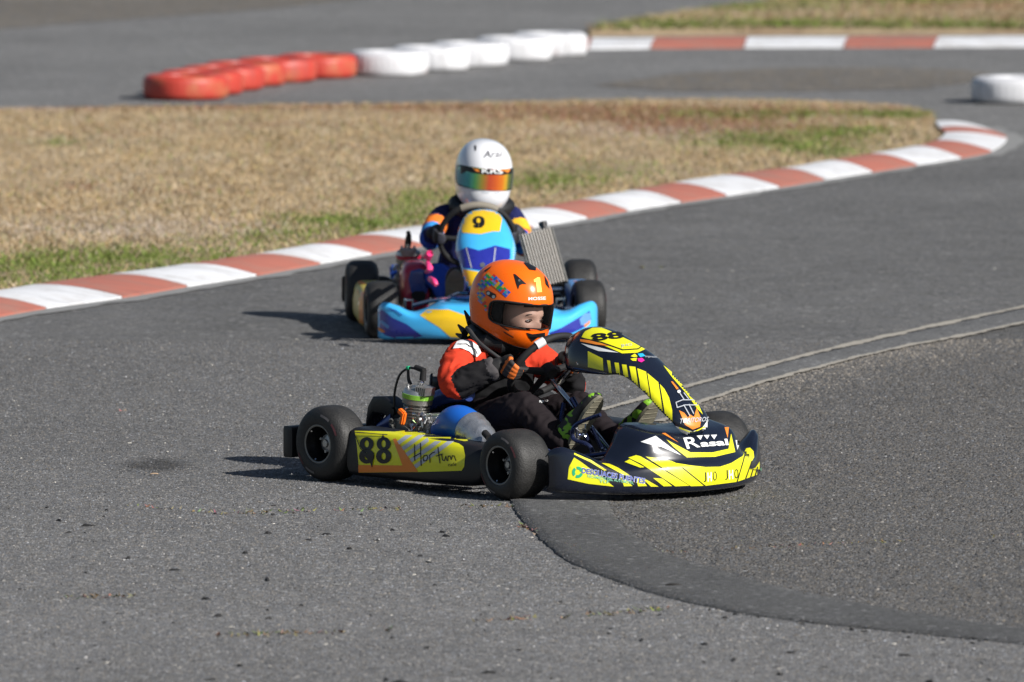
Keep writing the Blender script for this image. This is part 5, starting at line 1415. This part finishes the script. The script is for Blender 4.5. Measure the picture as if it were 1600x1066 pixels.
# radiator beside the seat
rad = empty_r = MB(); rw, rh = .135, .265
Mr = Matrix.Translation(Vector(Y2(849, 404, .26))) @ Matrix.Rotation(R(6), 4, 'X') @ Matrix.Rotation(R(-22), 4, 'Y') @ Matrix.Rotation(R(8), 4, 'X')
rad.box((-.012, 0, 0), (.018, rw, rh), bev=.002)
RA = rad.build('radiator', pm('radiator_core', (.02, .02, .02), .8), K2, M=Mr)
tkm = pm('radiator_fin', (.56, .52, .47), .5, .4, var=.2)
fin = MB().box((0, 0, 0), (.026, .0052, rh * .97)); fo = fin.build('fin', tkm, RA, smooth=False, M=Matrix.Translation((.004, -rw / 2 + .006, 0)))
for k in range(1, 11):
    q = fo.copy(); COL.objects.link(q); q.parent = RA; q.matrix_local = Matrix.Translation((.004, -rw / 2 + .006 + k * .0123, 0))
for s_ in (-1, 1): MB().box((-.006, s_ * (rw / 2 + .006), 0), (.03, .010, rh), bev=.002).build('radiator_side', M_GREYM, RA)
MB().tube([(-.005, rw * .30, rh / 2), (-.005, rw * .30, rh / 2 + .022)], .015, 14).tube([(-.005, rw * .30, rh / 2 + .018), (-.005, rw * .30, rh / 2 + .032)], .019, 12).build('radiator_cap', M_BLKP, RA)
MB().tube([(-.005, -rw * .3, -rh / 2), (-.02, -.10, -rh / 2 - .03), (-.05, -.22, -.16), (-.10, -.36, -.17)], .013, 10, 6).build('coolant_hose', M_HOSE, RA)
MB().tube([Y2(831, 386, .25), Y2(838, 389, .25)], .016, 14).build('hose_fitting', M_STEEL, K2)
MB().box(tuple(Y2(863, 467, .36)), (.12, .09, .05), bev=.01).build('battery_box', M_BLKP, K2)
MB().box(tuple(Y2(624, 428, -.30)), (.10, .09, .06), Matrix.Rotation(.3, 4, 'Y'), bev=.01).build('ignition_box', M_BLU2, K2)
# graphics
P = Print(FP2)
P.poly('sticker', [(716, 341), (720, 336), (729.6, 331.5), (755, 328.5), (778, 332.6), (784.5, 342), (781, 362), (769.7, 362), (750.7, 366.4), (723, 364)], M_GY)
o_, i_ = disc(748, 345.5, 9.5, 20, 7.2), disc(748, 345.2, 3.2, 20, 4.0)
P.polys('race_number', [[o_[j], o_[(j + 1) % 20], i_[(j + 1) % 20], i_[j]] for j in range(20)], M_BKV, 2, 3)
P.poly('race_number', [(751.5, 345), (757.6, 345), (757.2, 352), (753, 356.5), (743, 357), (739.5, 353.5), (744, 351.5), (748, 354), (751, 352)], M_BKV, 3, 3)
P.poly('sticker', [(709, 396), (729.6, 386.4), (748.6, 391.7), (774, 384), (797, 389.6), (797, 404), (790, 411), (750.7, 423), (713, 416)], M_DB)
P.poly('sticker', [(714, 419), (750.7, 425.5), (788, 414), (778, 440), (765, 470), (755, 478), (742, 470), (726, 448)], M_GY)
P.strokes('sticker_line', [[(774, 388), (771, 416)], [(729, 388), (737, 419)]], 1.6, M_GRV, 2, 3)
P.poly('fixing_bolt', disc(754, 415, 4, 12), M_ALU, 3, 3)
P = Print(NO2)
P.poly('sticker', [(588, 494), (597, 484), (613.7, 497), (636, 507), (660, 525), (659, 534), (630.6, 533), (602.5, 524), (589, 514)], M_DB)
P.poly('sticker', [(593.5, 503), (597, 500), (609, 510), (606, 514)], M_SKB, 2, 3); P.poly('sticker', [(592, 511), (600, 516), (603, 519), (597, 519.5), (592, 516)], M_ORV, 2, 3)
P.poly('sticker', [(656, 493), (668, 484), (701.5, 484), (730, 494), (780, 494), (806, 491), (832, 494), (820, 512), (801, 528), (799, 536), (699, 536.5), (703.7, 526.6), (686.9, 512)], M_GY)
P.poly('sticker', [(858, 520), (878, 512), (905, 496), (921, 486), (924, 499), (910, 513), (890, 522), (862, 527)], M_DB)
P.poly('sticker', [(905, 499), (913, 490), (922, 489), (923, 500), (915, 509), (907, 508)], M_SKB, 2, 3); P.poly('sticker', [(912, 508), (922, 500), (921, 506), (914, 512)], M_ORV, 2, 3)
P.strokes('sticker_line', [[(607, 482), (618, 486), (628, 493)], [(893, 478), (905, 472)]], 1.5, M_DB, 2, 3)
P = Print(PD2)
P.poly('sticker', [(541, 440), (549, 437), (556, 440), (566, 470), (566, 510), (548, 512), (541, 480)], M_GY, 1, 3)
P.poly('sticker', [(556, 440), (566, 440), (572, 445), (570, 505), (562, 508), (562, 470)], M_ORV, 2, 3)
P = Print(PD2b)
P.poly('sticker', [(885, 437), (893, 424), (905, 416), (918, 414), (914, 433), (900, 441)], M_ORV, 1, 3)
P.poly('sticker', [(910, 418), (918, 414), (930, 418), (930, 440), (912, 438)], M_GY, 2, 3)

# driver
M_S2 = [pm('navy_suit', (.016, .020, .085), **cloth), pm('flame_suit', (.80, .20, .03), **cloth), pm('yellow_suit', (.80, .45, .03), **cloth), pm('azure_suit', (.05, .30, .72), **cloth), pm('blue_suit', (.025, .075, .42), **cloth), M_SKIN, M_HAIR]
c2, lat2, u2, n2 = SW2[1], SW2[2], SW2[3], SW2[4]
if n2[0] > 0: n2 = -n2
aR = R(16); rR2 = c2 + .166 * (-math.cos(aR) * lat2 - math.sin(aR) * u2 * -0.2); rL2 = c2 + .166 * (math.cos(aR) * lat2 + .05 * u2)
wR2 = rR2 + n2 * .05 - u2 * .012 - lat2 * .03; wL2 = rL2 + n2 * .05 - u2 * .01 + lat2 * .03
sR2, sL2 = np.array((.31, -.135, .50)), np.array((.31, .150, .495)); eR2, eL2 = np.array((.47, -.212, .405)), np.array((.46, .205, .370))
def arm(sh, el, wr, s_, ms):
    return ([sh + [0, -s_ * .05, 0], sh, sh + (el - sh) * .35 + [0, s_ * .012, 0.005], sh + (el - sh) * .62 + [0, s_ * .012, 0], el, el + (wr - el) * .4, el + (wr - el) * .8], [.052, .053, .051, .049, .046, .042, .038], ms)
limbs2 = [arm(sR2, eR2, wR2, -1, [0, 0, 1, 3, 4, 0]), arm(sL2, eL2, wL2, 1, [0, 0, 2, 1, 3, 4]),
          ([(.26, -.08, .14), (.42, -.12, .19), (.66, -.185, .25), (.70, -.18, .24), (.80, -.16, .19), (.87, -.14, .155)], [.085, .080, .060, .056, .047, .040], [0, 0, 4, 4, 4]),
          ([(.26, .08, .14), (.42, .12, .19), (.66, .185, .25), (.70, .18, .24), (.80, .16, .19), (.87, .13, .155)], [.085, .080, .060, .056, .047, .040], [0, 0, 4, 4, 4]),
          ([(.34, .02, .49), (.36, .03, .575)], [.070, .060], [0])]
HM2 = Matrix.Translation((.372, .034, .696)) @ Matrix.Rotation(R(7), 4, 'Z') @ Matrix.Rotation(R(-4), 4, 'X') @ Matrix.Rotation(R(4), 4, 'Y')
D2 = suit_body('person', limbs2, [((.24, 0, .09), .135, .105, 0.1), ((.235, 0, .17), .15, .11, .1), ((.245, 0, .29), .15, .105, .12), ((.27, 0, .41), .145, .11, .16), ((.30, .01, .485), .14, .10, .2), ((.325, .02, .535), .10, .085, .2), ((.335, .03, .56), .06, .06, .2)],
               M_S2, F2.mat(), head=HM2 @ Matrix.Translation((.022, 0, -.03)), seed=9)
tag(D2, 'kart driver in a white helmet with rainbow mirror visor steering the blue kart', 'person', 'kart drivers')
M_HWH = pm('white_helmet', (.78, .79, .82), .22, coat=.8, var=.02, rvar=.04)
H2, V2 = helmet(D2, HM2, M_HWH, mirror_visor('rainbow_visor'), zc_=-.010)
M_GL2 = [pm('glove_navy', (.010, .011, .02), .7), pm('glove2_black', (.012, .012, .015), .7), pm('glove2_grey', (.03, .032, .045), .7), pm('glove2_stripe', (.05, .052, .07), .7)]
glove(D2, rR2, u2, -lat2, n2, wR2, eR2, M_GL2, size=1.02); glove(D2, rL2, u2, lat2, n2, wL2, eL2, M_GL2, size=1.02)
M_BT2 = pm('black_boot', (.014, .014, .018), .6)
boot(D2, (.90, -.14, .10), (1.0, -.13, .30), (.872, -.14, .19), .08, [M_BT2], M_SOLE); boot(D2, (.90, .13, .10), (1.0, .125, .30), (.872, .13, .19), .08, [M_BT2], M_SOLE)
co_ = MB(); pts = []
for k in range(25):
    a = 2 * math.pi * k / 24; pts.append(np.array((.345 + .10 * math.cos(a), .025 + .115 * math.sin(a), .545 - .02 * math.cos(a) + .02 * max(0, -math.cos(a)))))
co_.tube(pts, [.034 + .005 * math.cos(3 * k) for k in range(25)], 12); co_.build('neck_collar', MATS['collar_black'], D2)
P = Print(H2)
P.text('lettering', 'Arai', (755, 247), (28, -1), (2, -11), pm('dark_script', (.05, .05, .06), .5), 1, .012, 2)
P.poly('vent', [(741, 228), (744, 227), (744.5, 234), (742, 237)], M_BKV, 1, 2)
P.strokes('chin_slot', [[(753, 300.5), (763, 301.5)]], 1.4, M_GRV, 1, 3); P.strokes('chin_slot', [[(773, 302), (780, 301)]], 1.4, M_GRV, 1, 3)
P = Print(V2)
P.poly('visor_strip', [(722, 258), (735, 257), (765, 260.5), (790, 261), (800, 262), (800, 271), (785, 273.5), (760, 273), (738, 270), (724, 266)], M_BKV, 1, 3)
P.text('lettering', 'KRS', (753, 271), (32, 1), (0, -8), M_WHV, 3, .02, 2)
P.poly('visor_flame', [(736, 259), (745, 260), (750, 269), (744, 268)], M_ORV, 2, 2); P.poly('visor_flame', [(788, 268), (794, 264), (798, 264), (793, 270)], M_ORV, 2, 2)
P.poly('visor_strip', [(720, 259), (733, 259), (738, 266), (730, 267), (721, 272)], M_BKV, 3, 2)
